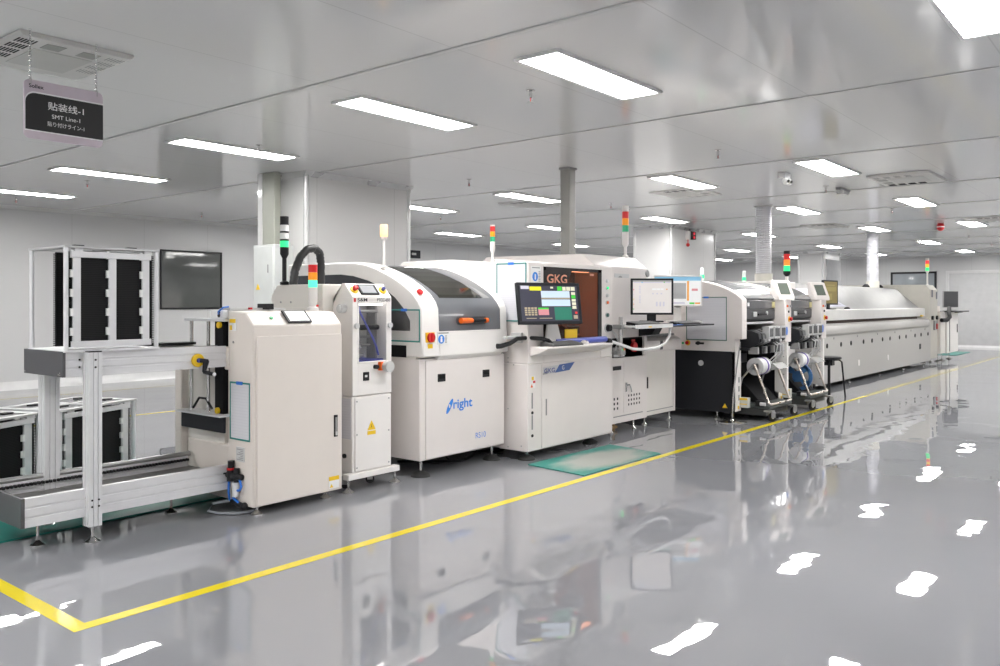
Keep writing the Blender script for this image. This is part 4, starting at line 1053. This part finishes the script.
for i in range(2):
    for j in range(3): b.box(7.125 + i * .062, 7.148 + i * .062, EY - .0015, EY + .002, .240 + j * .048, .265 + j * .048)
b.build('vent_grille', BLACK, t)
MB().box(7.12, 7.70, EY - .003, EY, .165, .175).build('ledge', MGREY, t)
MB().box(7.48, 7.59, EY - .006, EY + .002, 1.045, 1.10).build('socket', BLACK, t, .003)
MB().box(7.14, 7.42, EY - .002, EY + .004, 1.56, 1.60) .build('name_plate', SILVER, t)
MB().cyl((7.80, EY + .1, 1.6), (7.80, EY - .004, 1.62), .03, .04, 14).build('camera_cup', MGREY, t)
for x, y in ((7.15, 4.40), (7.60, 4.40), (7.15, 5.6), (7.70, 5.6)): foot(t, x, y, .105, .03)
MB().cyl((7.36, 4.5, 0), (7.36, 4.5, .10), .02, n=8).cyl((7.30, 4.5, .03), (7.42, 4.5, .03), .018, n=8).build('drain_valve', mat('brass', (.50, .33, .16), .35, metal=.8), t)
signal_tower(t, 7.64, 4.52, 1.785, 2.33, pole=.016, lens=.034, lh=.072, base=.13, cap=.06)
# shelf on a clamp pole
q = MB().cyl((6.84, 4.10, .80), (6.84, 4.10, 1.175), .020, n=14).build('clamp_pole', STEEL, t)
b = MB()
for z in (.835, 1.08): b.box(6.80, 6.88, 4.07, 4.16, z - .02, z + .02)
b.cyl((6.78, 4.12, .835), (6.84, 4.36, .835), .014)
b.build('clamp_frame', DSTEEL, q)
MB().box(6.86, 7.60, 3.95, 4.36, 1.072, 1.092).box(6.86, 7.60, 3.945, 3.955, 1.06, 1.10).build('keyboard_shelf', GLOSSW, t, .003)
MB().box(7.10, 7.16, 3.943, 3.946, 1.07, 1.082).build('yellow_tag', YELLOW, t)
wp = [(6.70, 4.11, .945), (6.86, 4.07, .90), (7.0, 4.06, .865), (7.2, 4.05, .850), (7.45, 4.04, .86), (7.62, 4.04, .90), (7.72, 4.05, .97), (7.76, 4.06, 1.05)]
MB().tube(wp, .014, 10).build('white_hose', PAPERW, t)
# dark tray with the second screen
b = MB().box(7.61, 8.66, 3.99, 4.55, 1.062, 1.078).prism([(4.36, .96), (4.36, 1.06), (4.15, 1.06), (4.2, .98)], 'x', 7.62, 7.78)
b.build('screen_tray', BLACKM, t, .004)
place(make_keyboard('black keyboard on the white shelf below the square monitor'), (7.16, 4.03, 1.093), 0)
q = MB().prism([(-.14, -.10), (.14, -.12), (.14, .12), (-.12, .12)], 'z', 0, .004).build('mouse_pad', mat('blue cloth pad', (.05, .16, .48), .7)); q.location = (7.80, 4.11, 1.0785); q.rotation_euler = (0, 0, R(8))
tag(q, 'blue mouse pad with pale rim between the two keyboards', 'mouse pad')
place(make_mouse('black mouse lying on the blue mouse pad', BLACK), (7.84, 4.07, 1.083), -20)
place(make_keyboard('black keyboard under the white framed monitor, partly hidden by mouse pad'), (8.24, 4.13, 1.079), 0)
m_ = make_mouse('clear mouse at the right end of the dark screen tray', mat('pale grey mouse', (.5, .5, .5), .3)); place(m_, (8.58, 4.15, 1.079), 0)

# ------------------------------------------------------------------ link conveyor beside it
t = thing('link_conveyor', 'low white conveyor cabinet with sloped console between the tall station and the black-based placer', 'conveyor', (8.14, 4.38, 0))
MB().box(7.81, 8.47, 4.38, 5.2, .105, .785).build('cabinet_body', PALE, t, .006)
MB().box(8.43, 8.475, 4.372, 4.40, .105, .785).box(7.81, 7.83, 4.372, 4.40, .105, .785).build('corner_strip', WARMW, t, .003)
MB().box(7.84, 8.42, 4.374, 4.381, .15, .158).build('ledge', MGREY, t)
MB().box(7.825, 7.855, 4.366, 4.374, .40, .52).build('door_handle', BLACK, t, .003)
MB().prism([(4.36, .785), (4.36, .90), (4.42, .94), (5.2, .94), (5.2, .785)], 'x', 7.81, 8.60).build('console', WARMW, t, .006)
q = MB().box(8.10, 8.15, 4.352, 4.361, .80, .90).build('switch_plate', MGREY, t, .002)
for z in (.82, .85, .88): MB().box(8.112, 8.138, 4.348, 4.353, z - .01, z + .01).build('rocker', BLACK, q)
MB().box(7.85, 8.58, 4.44, 4.50, .94, .965).build('conveyor_rail', DSTEEL, t, .003)
for x, y in ((7.90, 4.44), (8.42, 4.42), (7.9, 5.1), (8.4, 5.1)): foot(t, x, y, .11, .03)

# ================================================================== PICK AND PLACE MACHINES
def make_placer(label, detail=True):
    """placement machine, written with its left face at x = 0"""
    t = local_thing('pick_and_place_machine', label, 'machine', 'pair of component placement machines')
    W = 1.27
    prof = [(3.73, .905), (3.73, 1.345), (3.80, 1.408), (3.93, 1.474), (4.06, 1.522), (4.20, 1.556), (4.42, 1.575), (5.30, 1.58), (5.30, .765), (3.81, .765), (3.81, .905)]
    MB().prism(prof, 'x', 0, .135).build('side_shell', WARMW, t, .008)
    prof2 = [(3.86, 1.02), (3.86, 1.36), (3.99, 1.47), (4.12, 1.52), (4.28, 1.553), (4.45, 1.57), (5.30, 1.57), (5.30, .765), (3.86, .765)]
    MB().prism(prof2, 'x', 1.03, W).build('side_shell', WARMW, t, .008)
    MB().box(0.0, .012, 3.81, 4.52, .085, .765).box(.012, W, 4.20, 5.28, .085, .765).build('black_base', BLACKM, t, .003)
    MB().cyl((0, 4.218, .624), (-.006, 4.218, .624), .032, n=20).build('cover_plug', LGREY, t)
    MB().prism([(3.90, .135), (3.96, .135), (3.93, .185)], 'x', -.003, 0).build('hazard_label', YELLOW, t)
    q = MB().box(0, .15, 3.805, 3.85, .10, .775).build('front_leg', WHITE, t, .004)
    b = MB()
    for z in (.22, .32, .42): b.box(.075, .10, 3.801, 3.806, z, z + .06)
    b.build('leg_holes', MGREY, q)
    MB().box(.06, .09, 3.80, 3.806, .125, .16).build('yellow_tag', YELLOW, q)
    # back of the feeder bay
    MB().box(.14, 1.0, 4.10, 4.12, .08, 1.10).build('bay_lining', VOID, t)
    MB().box(.14, .55, 3.90, 4.0, .62, .72).build('bay_bar', mat('charcoal bar', (.045, .045, .05), .5), t, .006)
    # hood: black apron, smoked window, glossy top
    MB().prism([(3.80, 1.095), (3.745, 1.12), (3.742, 1.235), (4.0, 1.235), (4.0, 1.095)], 'x', .14, 1.0).build('hood_apron', mat('anthracite hood', (.055, .056, .06), .4), t, .006)
    MB().prism([(3.742, 1.238), (3.742, 1.338), (3.775, 1.365), (4.0, 1.365), (4.0, 1.238)], 'x', .145, 1.0).build('hood_window', SMOKE, t, .006)
    top = [(3.758, 1.352), (3.812, 1.404), (3.94, 1.466), (4.07, 1.514), (4.21, 1.548)]
    MB().sheet(top[::-1], .135, 1.03, -.012).build('hood_cover', mat('silvery clear cover', (.20, .203, .207), .16, coat=.2), t)
    MB().sheet([(4.42, 1.568), (4.21, 1.551)], .135, 1.03, -.012).build('hood_band', SMOKE, t)
    MB().box(.135, 1.03, 4.42, 5.30, .9, 1.578).build('roof', WHITE, t, .006)
    q = MB().box(.33, .43, 3.732, 3.743, 1.15, 1.205).build('hood_badge', LGREY, t, .004)
    MB().box(.45, .70, 3.722, 3.735, 1.165, 1.185).build('hood_grip', BLACK, t, .003)
    MB().cyl((.73, 3.742, 1.19), (.73, 3.728, 1.19), .022).build('hood_latch', LGREY, t)
    MB().box(.17, .22, 3.735, 3.743, 1.27, 1.31).build('sensor', PAPERW, t, .002)
    MB().box(.14, 1.0, 3.76, 3.80, 1.065, 1.09).build('rail', ALU, t, .003)
    MB().box(.90, .98, 3.735, 3.742, 1.25, 1.32).build('yellow_notice', mat('pale yellow notice', (.62, .56, .28), .5), t)
    # feeder bank
    random.seed(11)
    for i in range(7):
        x = .18 + i * .118; w = random.uniform(.05, .095); dz = random.uniform(-.03, .03)
        fd = MB().prism([(4.05, .84), (4.05, .96 + dz), (3.72, 1.0 + dz), (3.62, .965 + dz), (3.60, .86 + dz), (3.72, .80)], 'x', x, x + w).build('tape_feeder', [BLACKM, mat('dark feeder steel', (.10, .10, .105), .4, metal=.4), mat('grey feeder steel', (.20, .20, .205), .4, metal=.4)][i % 3], t, .004)
        MB().box(x + .01, x + w - .01, 3.592, 3.62, .87 + dz, .905 + dz).build('feeder_grip', [BLACK, PAPERW, MGREY][(i * 2) % 3], fd, .003)
        MB().box(x + .012, x + w - .008, 3.63, 3.74, .735, .815).build('feeder_motor', [MGREY, BLACK][i % 2], fd, .006)
    for x0, x1 in ((.40, .54), (.56, .74), (.76, .92)):
        q = MB().box(x0, x1, 3.58, 3.66, .90, 1.04).build('feeder_window', SILVER, t, .003)
        MB().box(x0 + .022, x1 - .022, 3.577, 3.582, .925, 1.02).build('dark_pane', SMOKE, q)
    for x, dx in ((.60, -.06), (.70, -.02), (.78, .05)):
        MB().tube([(x, 3.62, .86), (x + .02, 3.57, .82), (x + .03 + dx * .3, 3.58, .72), (x + dx, 3.66, .62), (x + dx, 3.76, .56)], .007, 8).build('tape_strip', CLEARG, t)
    MB().box(.16, .98, 3.72, 4.05, .775, .80).build('feeder_table', BLACKM, t)
    # right-hand operator pillar
    MB().prism([(3.62, .84), (3.62, 1.345), (3.74, 1.375), (4.0, 1.375), (4.0, .84)], 'x', 1.005, 1.20).build('operator_pillar', WARMW, t, .01)
    Mz = Matrix.Translation((1.10, 3.69, 0)) @ Matrix.Rotation(R(-38), 4, 'Z') @ Matrix.Translation((-1.10, -3.69, 0))
    hd = MB().prism([(3.60, 1.34), (3.605, 1.385), (3.72, 1.578), (3.78, 1.585), (3.78, 1.36)], 'x', .99, 1.21, Mz).build('operator_console', WARMW, t, .01)
    Mq = Mz @ Matrix.Translation((1.10, 3.6625, 1.4815)) @ Matrix.Rotation(math.atan2(.193, .115), 4, 'X')
    MB().box(-.065, .065, -.085, .075, .001, .004, Mq).build('screen', mat('grey green display', (.13, .15, .13), .15), hd)
    estop(t, (1.13, 3.62, 1.115), (0, -1, 0), .024, .034)
    for x, z, m in ((1.06, 1.27, ORANGE), (1.11, 1.27, LGREY), (1.16, 1.27, MGREY), (1.10, 1.205, BLACK)):
        MB().cyl((x, 3.62, z), (x, 3.608, z), .014).build('button', m, t)
    MB().prism([(1.05 + .03 * math.cos(2 * PI * i / 20), .975 + .05 * math.sin(2 * PI * i / 20)) for i in range(20)], 'y', 3.616, 3.62).build('blue_sign', BLUE, t)
    MB().prism([(3.60, .22), (3.60, .84), (3.75, .84), (3.75, .25)], 'x', 1.005, 1.055).box(1.055, 1.12, 3.72, 3.76, .24, .84).build('front_leg', WHITE, t, .004)
    b = MB()
    for i in range(7): b.cyl((1.005, 3.64, .32 + i * .07), (1.002, 3.64, .32 + i * .07), .007, n=8)
    b.build('bolt', MGREY, t)
    for x, y in ((.06, 4.05), (.06, 5.1), (1.15, 4.3), (1.15, 5.1)): foot(t, x, y, .09, .035)
    q = MB().lathe([(.024, 0), (.024, .16), (.018, .17)], (.83, 4.60, 1.578)).build('signal_lamp', mat('milky lamp', (.72, .76, .73), .3), t)
    MB().cyl((.83, 4.60, 1.615), (.83, 4.60, 1.66), .026, n=18).build('lamp_lens', GRNON, q)
    return t
p1 = make_placer('white placement machine with black base beside the link conveyor'); place(p1, (8.80, 0, 0))
p2_ = copy_tree(p1); p2_['label'] = 'second placement machine, standing between its twin and the long oven'; place(p2_, (10.09, 0, 0))
for o in list(p2_.children_recursive):
    if o.name.startswith(('hazard_label', 'cover_plug')): bpy.data.objects.remove(o)
sleeve('large teal edged document sleeve on the white side of the first placement machine', 8.80, 0, 3.905, 4.40, .883, 1.376, 'x', teal=mat('dull green edging', (.07, .16, .13), .5))
# emergency cluster on the side of the first machine
for nm, y, m, r in (('start_button', 4.44, GREEN, .013),):
    o = MB().cyl((0, y, .845), (-.012, y, .845), r).build(nm, m, p1)
estop(p1, (0, 4.38, .85), (-1, 0, 0), .022, .032)
o = MB().cyl((0, 4.25, .85), (-.02, 4.25, .85), .022).box(-.035, -.02, 4.17, 4.27, .838, .862).build('turn_handle', BLACK, p1)

# feeder trolleys
def make_trolley(label, blue):
    t = local_thing('feeder_trolley', label, 'trolley', 'feeder trolleys pushed into the placement machines')
    MB().box(0, .68, .04, .58, .055, .135).build('base', mat('dark chassis', (.03, .032, .032), .5), t, .01)
    MB().prism([(0, .135), (0, .165), (.12, .185), (.58, .185), (.58, .135)], 'x', .0, .68).build('deck', mat('dark grey green deck', (.055, .065, .062), .4), t, .006)
    MB().box(.10, .58, .035, .042, .08, .115).build('front_slot', BLACK, t)
    MB().prism([(.14, .19), (.16, .21), (.44, .50), (.46, .48), (.5, .19)], 'x', .10, .60).build('waste_bin', VOID, t, .006)
    MB().box(.14, .20, .12, .13, .29, .35).build('bin_label', MGREY, t)
    for x, y in ((-.01, -.03), (.66, -.03), (.06, .52), (.62, .52)):
        f = caster(t, x, y, .11, .052, 'caster', BLACK, DSTEEL, rz=70 if y < 0 else 0)
        if y < 0:
            M = Matrix.Translation((x, y, 0)) @ Matrix.Rotation(R(70), 4, 'Z')
            MB().cyl(M @ Vector((-.014, 0, .052)), M @ Vector((.014, 0, .052)), .017, n=16).build('wheel_hub', PAPERW, f)
            MB().box(x - .04, x + .04, -.045, .05, .108, .125).build('caster_plate', DSTEEL, f)
    h = MB()
    h.tube([(.03, .19, .625), (.03, .10, .41), (.03, .025, .205), (.035, .0, .188), (.06, -.005, .187), (.34, -.01, .187), (.62, -.005, .187), (.65, .0, .188), (.655, .025, .205), (.655, .10, .41), (.655, .19, .625)], .0125, 10)
    h.build('handle', mat('champagne steel', (.60, .54, .48), .28, metal=.8), t)
    b = MB(); b.tube([(.03, .19, .625), (.03, .33, .46), (.03, .40, .19)], .011, 8).tube([(.655, .19, .625), (.655, .33, .46), (.655, .40, .19)], .011, 8).cyl((.03, .19, .62), (.655, .19, .62), .010)
    b.build('brace', DSTEEL, t)
    MB().prism([(.02, .56), (.30, .50), (.34, .53), (.10, .62)], 'x', .33, .64).build('tape_guide', mat('clear grey guide', (.34, .34, .33), .25), t)
    for nm, x0, x1 in (('reel', .10, .36),):
        r = MB()
        for x in (x0, x1 - .014): r.cyl((x, .21, .59), (x + .014, .21, .59), .098, n=32)
        r.cyl((x0, .21, .59), (x1, .21, .59), .05, n=24)
        rl = r.build('tape_reel', CLEARG, t, .002)
        MB().cyl((x0 + .15, .21, .59), (x0 + .18, .21, .59), .0985, n=32).build('violet_tape', mat('violet band', (.10, .05, .38), .45), rl)
        MB().cyl((x0 + .02, .21, .59), (x1 - .03, .21, .59), .094, n=32).build('tape_roll', PAPERW, rl)
    if blue:
        r = MB(); cx, cy, cz = .20, .22, .385
        for k in range(4):
            a0 = k * PI / 2 + .35
            pts = [(cy + .165 * math.cos(a0 + .33 * j / 2), cz + .165 * math.sin(a0 + .33 * j / 2)) for j in range(5)]
            pts += [(cy + .06 * math.cos(a0 + .7 - .1 * j), cz + .06 * math.sin(a0 + .7 - .1 * j)) for j in range(6)]
            r.prism(pts, 'x', cx, cx + .012)
        out = [(cy + .178 * math.cos(2 * PI * j / 40), cz + .178 * math.sin(2 * PI * j / 40)) for j in range(41)]
        inn = [(cy + .135 * math.cos(2 * PI * j / 40), cz + .135 * math.sin(2 * PI * j / 40)) for j in range(41)]
        bm = r.bm
        rings = [[bm.verts.new((x, p[0], p[1])) for p in P[:-1]] for x, P in ((cx, out), (cx + .03, out), (cx + .03, inn), (cx, inn))]
        rings.append(rings[0]); r._quadstrip(rings, True, False)
        r.cyl((cx, cy, cz), (cx + .02, cy, cz), .07, n=24)
        r.build('blue_reel', REELB, t)
    q = MB().box(-.075, -.003, .22, .36, .14, .25).build('battery_box', mat('pale card', (.55, .56, .52), .5), t, .004)
    MB().box(-.078, -.074, .225, .355, .225, .248).box(-.078, -.074, .23, .33, .175, .185).build('yellow_print', YELLOW, q)
    MB().cyl((-.02, .10, .19), (-.02, .04, .19), .02, n=16).build('lock_knob', LGREY, t)
    MB().box(-.02, .06, .05, .16, .16, .22).build('lock_block', BLACK, t, .004)
    return t
place(make_trolley('feeder trolley with white reel in the first placement machine', False), (8.985, 3.49, 0))
place(make_trolley('feeder trolley with big blue reel in the second placement machine', True), (10.275, 3.49, 0))

# leaning steel rod on a round foot
t = thing('steel_rod_stand', 'thin steel rod on a round chrome foot before the black machine side', 'stand', (8.70, 3.74, 0))
MB().lathe([(.155, 0), (.155, .006), (.14, .012), (.02, .016), (.012, .03)], (8.70, 3.80, 0), 32).build('round_foot', STEEL, t)
MB().tube([(8.70, 3.80, .01), (8.705, 3.79, .30), (8.725, 3.76, .60), (8.74, 3.725, .88)], .008, 8).build('rod', STEEL, t)

# black stool
t = thing('stool', 'black stool with thin legs in front of the long oven', 'stool', (11.90, 3.78, 0))
q = MB().lathe([(.001, .525), (.15, .525), (.165, .535), (.165, .555), (.15, .565), (.001, .565)], (11.90, 3.78, 0), 28).build('seat', BLACK, t, .004)
MB().box(11.84, 11.96, 3.72, 3.84, .44, .526).build('seat_mount', BLACKM, t, .006)
for a in (20, 110, 200, 290):
    c, s_ = math.cos(R(a)), math.sin(R(a))
    MB().tube([(11.90 + .05 * c, 3.78 + .05 * s_, .515), (11.90 + .13 * c, 3.78 + .13 * s_, .52), (11.90 + .165 * c, 3.78 + .165 * s_, .49), (11.90 + .21 * c, 3.78 + .21 * s_, .0)], .012, 8).build('leg', BLACK, t)

# ================================================================== REFLOW OVEN
HOODM = mat('pale silver hood', (.235, .235, .23), .5, spec=.3, var=.015)
OVENM = mat('grey white oven panel', (.45, .44, .425), .45, var=.015)
t = thing('reflow_oven', 'long pale reflow oven with sloped hood and a row of dark holes', 'oven', (16.1, 4.15, 0))
OX0, OX1 = 12.47, 19.8
MB().box(OX0, OX1, 4.15, 5.6, .075, .86).build('lower_body', OVENM, t, .008)
MB().prism([(4.15, .80), (4.115, .835), (4.105, .90), (4.13, .955), (4.20, .985), (4.6, .985), (4.6, .80)], 'x', OX0 - .02, OX1 - .25).build('front_lip', OVENM, t)
MB().box(OX0, 19.1, 4.26, 5.5, .98, 1.035).build('slot', mat('brown gap', (.07, .04, .03), .6), t)
MB().prism([(4.185, 1.036), (4.185, 1.195), (4.20, 1.208), (4.32, 1.208), (4.32, 1.036)], 'x', OX0 + .05, 19.45).build('hood_band', mat('pale band lacquer', (.62, .615, .60), .4), t, .006)
MB().prism([(4.30, 1.04), (4.30, 1.21), (4.76, 1.612), (4.86, 1.632), (5.55, 1.632), (5.55, 1.04)], 'x', OX0 + .05, 19.45).build('sloped_hood', HOODM, t, .01)
Mh = Matrix.Translation((13.85, 4.53, 1.406)) @ Matrix.Rotation(math.atan2(.412, .46), 4, 'X')
q = MB().prism([(-.85, -.24), (.75, -.24), (.15, .19), (-.85, .19)], 'z', .002, .008, Mh).build('hood_window_frame', mat('lilac frame', (.36, .37, .46), .35), t)
MB().prism([(-.80, -.20), (.56, -.20), (.10, .15), (-.80, .15)], 'z', .008, .011, Mh).build('hood_window', mat('pale lilac pane', (.58, .58, .64), .2), q)
b = MB()
for x in (12.969, 13.646, 14.165, 14.861, 15.366, 16.03, 16.534, 17.211, 17.702, 18.421, 18.928, 19.55): b.cyl((x, 4.15, .655), (x, 4.144, .655), .038, n=18)
b.build('hole_row_grille', VOID, t)
b = MB()
for x in (13.3, 14.52, 15.708, 16.885, 18.095, 19.279): b.cyl((x, 4.15, .762), (x, 4.146, .762), .02, n=14)
b.build('screw', MGREY, t)
MB().box(18.80, 18.90, 4.14, 4.15, .36, .47).build('door_handle', BLACK, t, .004)
for x in (14.6, 16.4): MB().prism(rrect(x - .05, x + .05, .26, .36, .03), 'y', 4.147, 4.15).build('round_mark', WHITE, t)
MB().box(19.02, 19.16, 4.15, 4.19, 1.03, 1.06).build('hood_corner', YELLOW, t, .006)
for i, x in enumerate((12.6, 14.4, 16.2, 17.9, 19.6)): foot(t, x, 4.25, .08, .035); foot(t, x, 5.5, .08, .035)
MB().box(11.50, OX0, 4.45, 5.5, .10, 1.62).build('entry_housing', WHITE, t, .01)
for x in (11.6, 12.35): foot(t, x, 4.6, .105, .035)
ct = MB().prism([(4.17, .10), (4.17, 1.60), (4.26, 1.71), (6.3, 1.72), (6.3, .10)], 'x', 19.82, 20.55).build('cooling_tower', mat('cream tower panel', (.52, .50, .45), .45), t, .01)
for z, x in ((1.60, 19.98), (1.56, 20.40)): MB().box(x, x + .09, 4.16, 4.171, z - .16, z).build('tower_latch', mat('slate latch', (.10, .11, .15), .4), ct)
for x in (20.0, 20.42): MB().cyl((x, 4.17, .99), (x, 4.13, .99), .045).build('tower_knob', BLACK, ct)
MB().box(20.15, 20.40, 4.14, 4.17, .72, .93).build('switch_box', MGREY, ct, .004)
MB().box(20.28, 20.38, 4.12, 4.14, .74, .86).build('red_switch', RED, ct, .004)
for x, y in ((17.9, 4.95), (18.9, 4.95)): MB().lathe([(.07, 0), (.07, .03), (.03, .07)], (x, y, 1.63), 14).build('roof_knob', BLACK, t)
for x in (19.95, 20.45): foot(t, x, 4.3, .105, .04); foot(t, x, 6.1, .105, .04)
signal_tower(t, 20.2, 4.30, 1.69, 2.30, pole=.018, lens=.036, lh=.075, cols=(lit('red lamp alight', (.95, .06, .06), .95), lit('amber lamp alight', (.95, .55, .05), .95), GRNON), base=.02, cap=.05)
L = signal_tower(t, 12.25, 4.50, 1.61, 2.08, pole=.022, lens=.045, lh=.085, cols=(REDL, lit('orange lamp alight', (1, .25, .03), .9), GRNON), top=BLACK, bm=WHITE, base=.02, cap=.045)
MB().lathe([(.02, 1.70), (.052, 1.74), (.052, 1.78)], (12.25, 4.50, 0)).build('lamp_foot', BLACK, L)
# exhaust ducts
def duct(x, y, z0, r, label, nm='exhaust_duct', collar=.13):
    t = thing(nm, label, 'duct', (x, y, z0), 0, 'round white exhaust ducts')
    n = int((CEIL - .02 - z0 - collar) / .03); P = []
    for i in range(n * 2 + 1):
        z = z0 + collar + (CEIL - .02 - z0 - collar) * i / (n * 2); P.append((r * (1.0 if i % 2 else .91), z))
    MB().lathe(P, (x, y, 0), 28).build('ribbed_pipe', mat('white spiral duct', (.60, .60, .64), .4), t)
    MB().lathe([(r * 1.1, z0), (r * 1.1, z0 + collar)], (x, y, 0), 28).build('collar', mat('cream collar', (.66, .64, .58), .45), t)
    MB().lathe([(r * 1.18, CEIL - .02), (r * 1.18, CEIL)], (x, y, 0), 28).build('ceiling_ring', LGREY, t)
duct(12.24, 4.85, 1.62, .118, 'ribbed white duct rising to the ceiling just behind the two placement machines')
duct(18.38, 4.95, 1.632, .118, 'ribbed white duct rising to the ceiling from the far half of the oven')
t = thing('square_duct', 'square grey duct rising from the tall station to the ceiling', 'duct', (7.48, 5.15, 1.79))
MB().box(7.415, 7.535, 5.08, 5.20, 1.79, CEIL - .01).build('duct_body', mat('warm grey duct paint', (.30, .30, .28), .4), t, .006)
MB().box(7.405, 7.545, 5.07, 5.21, CEIL - .02, CEIL).build('ceiling_collar', MGREY, t)
# screen and mouse at the oven entry
UIB = lit('screen dim amber', (.16, .12, .03), .7); UIBL = lit('screen dim olive', (.22, .18, .05), .7)
o = make_monitor('narrow looking monitor with dim amber screen at the start of the oven', .50, .34, [(.2, .8, .80, .86, UIBL), (.1, .9, .55, .75, UIBL), (.15, .6, .15, .45, UIBL)], UIB, stand=.094, bezel=.022)
place(o, (13.42, 4.24, 1.305), -5)
place(make_mouse('black mouse on the ledge below the oven window', BLACK), (14.3, 4.25, 1.211), 60)
# unloader at the far end
t = thing('board_unloader', 'pale unloader cabinet at the far end of the line', 'unloader', (20.9, 4.1, 0))
MB().box(20.62, 21.08, 4.12, 4.9, .18, 1.12).build('side_cabinet', PALE, t, .008)
MB().box(21.10, 22.30, 4.08, 4.9, .17, 1.10).build('main_cabinet', WHITE, t, .008)
MB().box(21.3, 21.36, 4.07, 4.08, .20, 1.05).build('door_gap', MGREY, t)
MB().box(22.15, 22.19, 4.065, 4.08, .62, .82).build('door_handle', BLACKM, t)
MB().box(21.9, 22.4, 4.0, 4.4, 1.085, 1.10).box(21.0, 22.9, 3.95, 4.35, 1.105, 1.13).build('console_tray', BLACK, t, .004)
MB().tube([(20.57, 4.09, .93), (20.75, 4.02, .93), (20.85, 3.98, 1.0), (20.95, 4.02, 1.12), (21.15, 4.05, 1.20)], .045, 8).build('screen_arm', BLACK, t)
MB().box(20.65, 20.98, 4.2, 4.6, 1.12, 1.24).build('roof_box', CREAM, t, .01)
q = MB().box(22.31, 22.75, 4.2, 4.8, .35, 1.02).build('rear_cabinet', WHITE, t, .006)
MB().box(22.4, 22.65, 4.19, 4.2, .93, .96).build('rear_handle', mat('brown slot', (.15, .08, .05), .5), q)
for x in (20.7, 21.1, 21.9): foot(t, x, 4.2, .185, .07); foot(t, x, 4.8, .185, .07)
o = make_monitor('small dark monitor on the far unloader console', .46, .36, [], mat('dark screen off', (.05, .05, .055), .35), bez=MGREY, stand=.09, bezel=.012)
place(o, (21.70, 4.12, 1.222), -28)
m = MB().box(23.4, 25.2, 4.32, 4.75, .001, .01).build('floor_mat', mat('teal rubber mat', (.01, .18, .15), .4), None, .002); tag(m, 'small teal mat on the floor past the far unloader', 'mat')
# scuffed mat in front of the printer
m = MB().prism([(5.34, 4.06), (5.26, 3.47), (6.46, 3.47), (6.57, 4.05)], 'z', .001, .008).build('floor_mat', MATM, None, .001); tag(m, 'scuffed teal floor mat in front of the printer', 'mat')

# alarm panel on the second column, small sign far away
t = thing('wall_alarm', 'black alarm panel with two red lamps on the second column', 'alarm', (14.8, 7.36, 2.55))
MB().box(14.68, 14.74, 7.28, 7.36, 2.53, 2.70).build('bracket', WHITE, t, .006)
q = MB().box(14.74, 14.96, 7.27, 7.36, 2.54, 2.69).build('housing', BLACKM, t, .006)
for z in (2.65, 2.578): MB().cyl((14.86, 7.27, z), (14.86, 7.255, z), .026).build('red_lamp', lit('alarm red', (.7, .02, .04), .8), q)
MB().cyl((14.71, 7.32, 2.53), (14.71, 7.32, 2.46), .010).ball((14.71, 7.32, 2.43), .036).build('hanging_bell', RED, t)
MB().tube([(14.96, 7.31, 2.66), (15.02, 7.33, 2.69), (15.05, 7.34, 2.62)], .014, 8).build('cable_loop', LGREY, t)
t = thing('wall_sign', 'small black and white sign on the window wall right of the nearest column', 'sign', (13.6, 13.58, 2.4))
MB().box(13.40, 13.74, 13.56, 13.595, 2.34, 2.52).build('board', BLACKM, t)
MB().box(13.46, 13.60, 13.557, 13.56, 2.41, 2.46).build('white_field', LGREY, t)

# ------------------------------------------------------------------ world and view
wd = bpy.data.worlds.new('world'); sc.world = wd; wd.use_nodes = True
wd.node_tree.nodes['Background'].inputs['Color'].default_value = (.8, .85, .9, 1)
wd.node_tree.nodes['Background'].inputs['Strength'].default_value = .3
vs = sc.view_settings
sc.display_settings.display_device = 'sRGB'
vs.view_transform = 'Standard'; vs.look = 'None'; vs.gamma = 1; vs.use_curve_mapping = False
vs.exposure = 0.0
sc.cycles.use_denoising = True
sc.cycles.max_bounces = 10; sc.cycles.diffuse_bounces = 5; sc.cycles.glossy_bounces = 5; sc.cycles.transparent_max_bounces = 12
sc.cycles.sample_clamp_indirect = 6
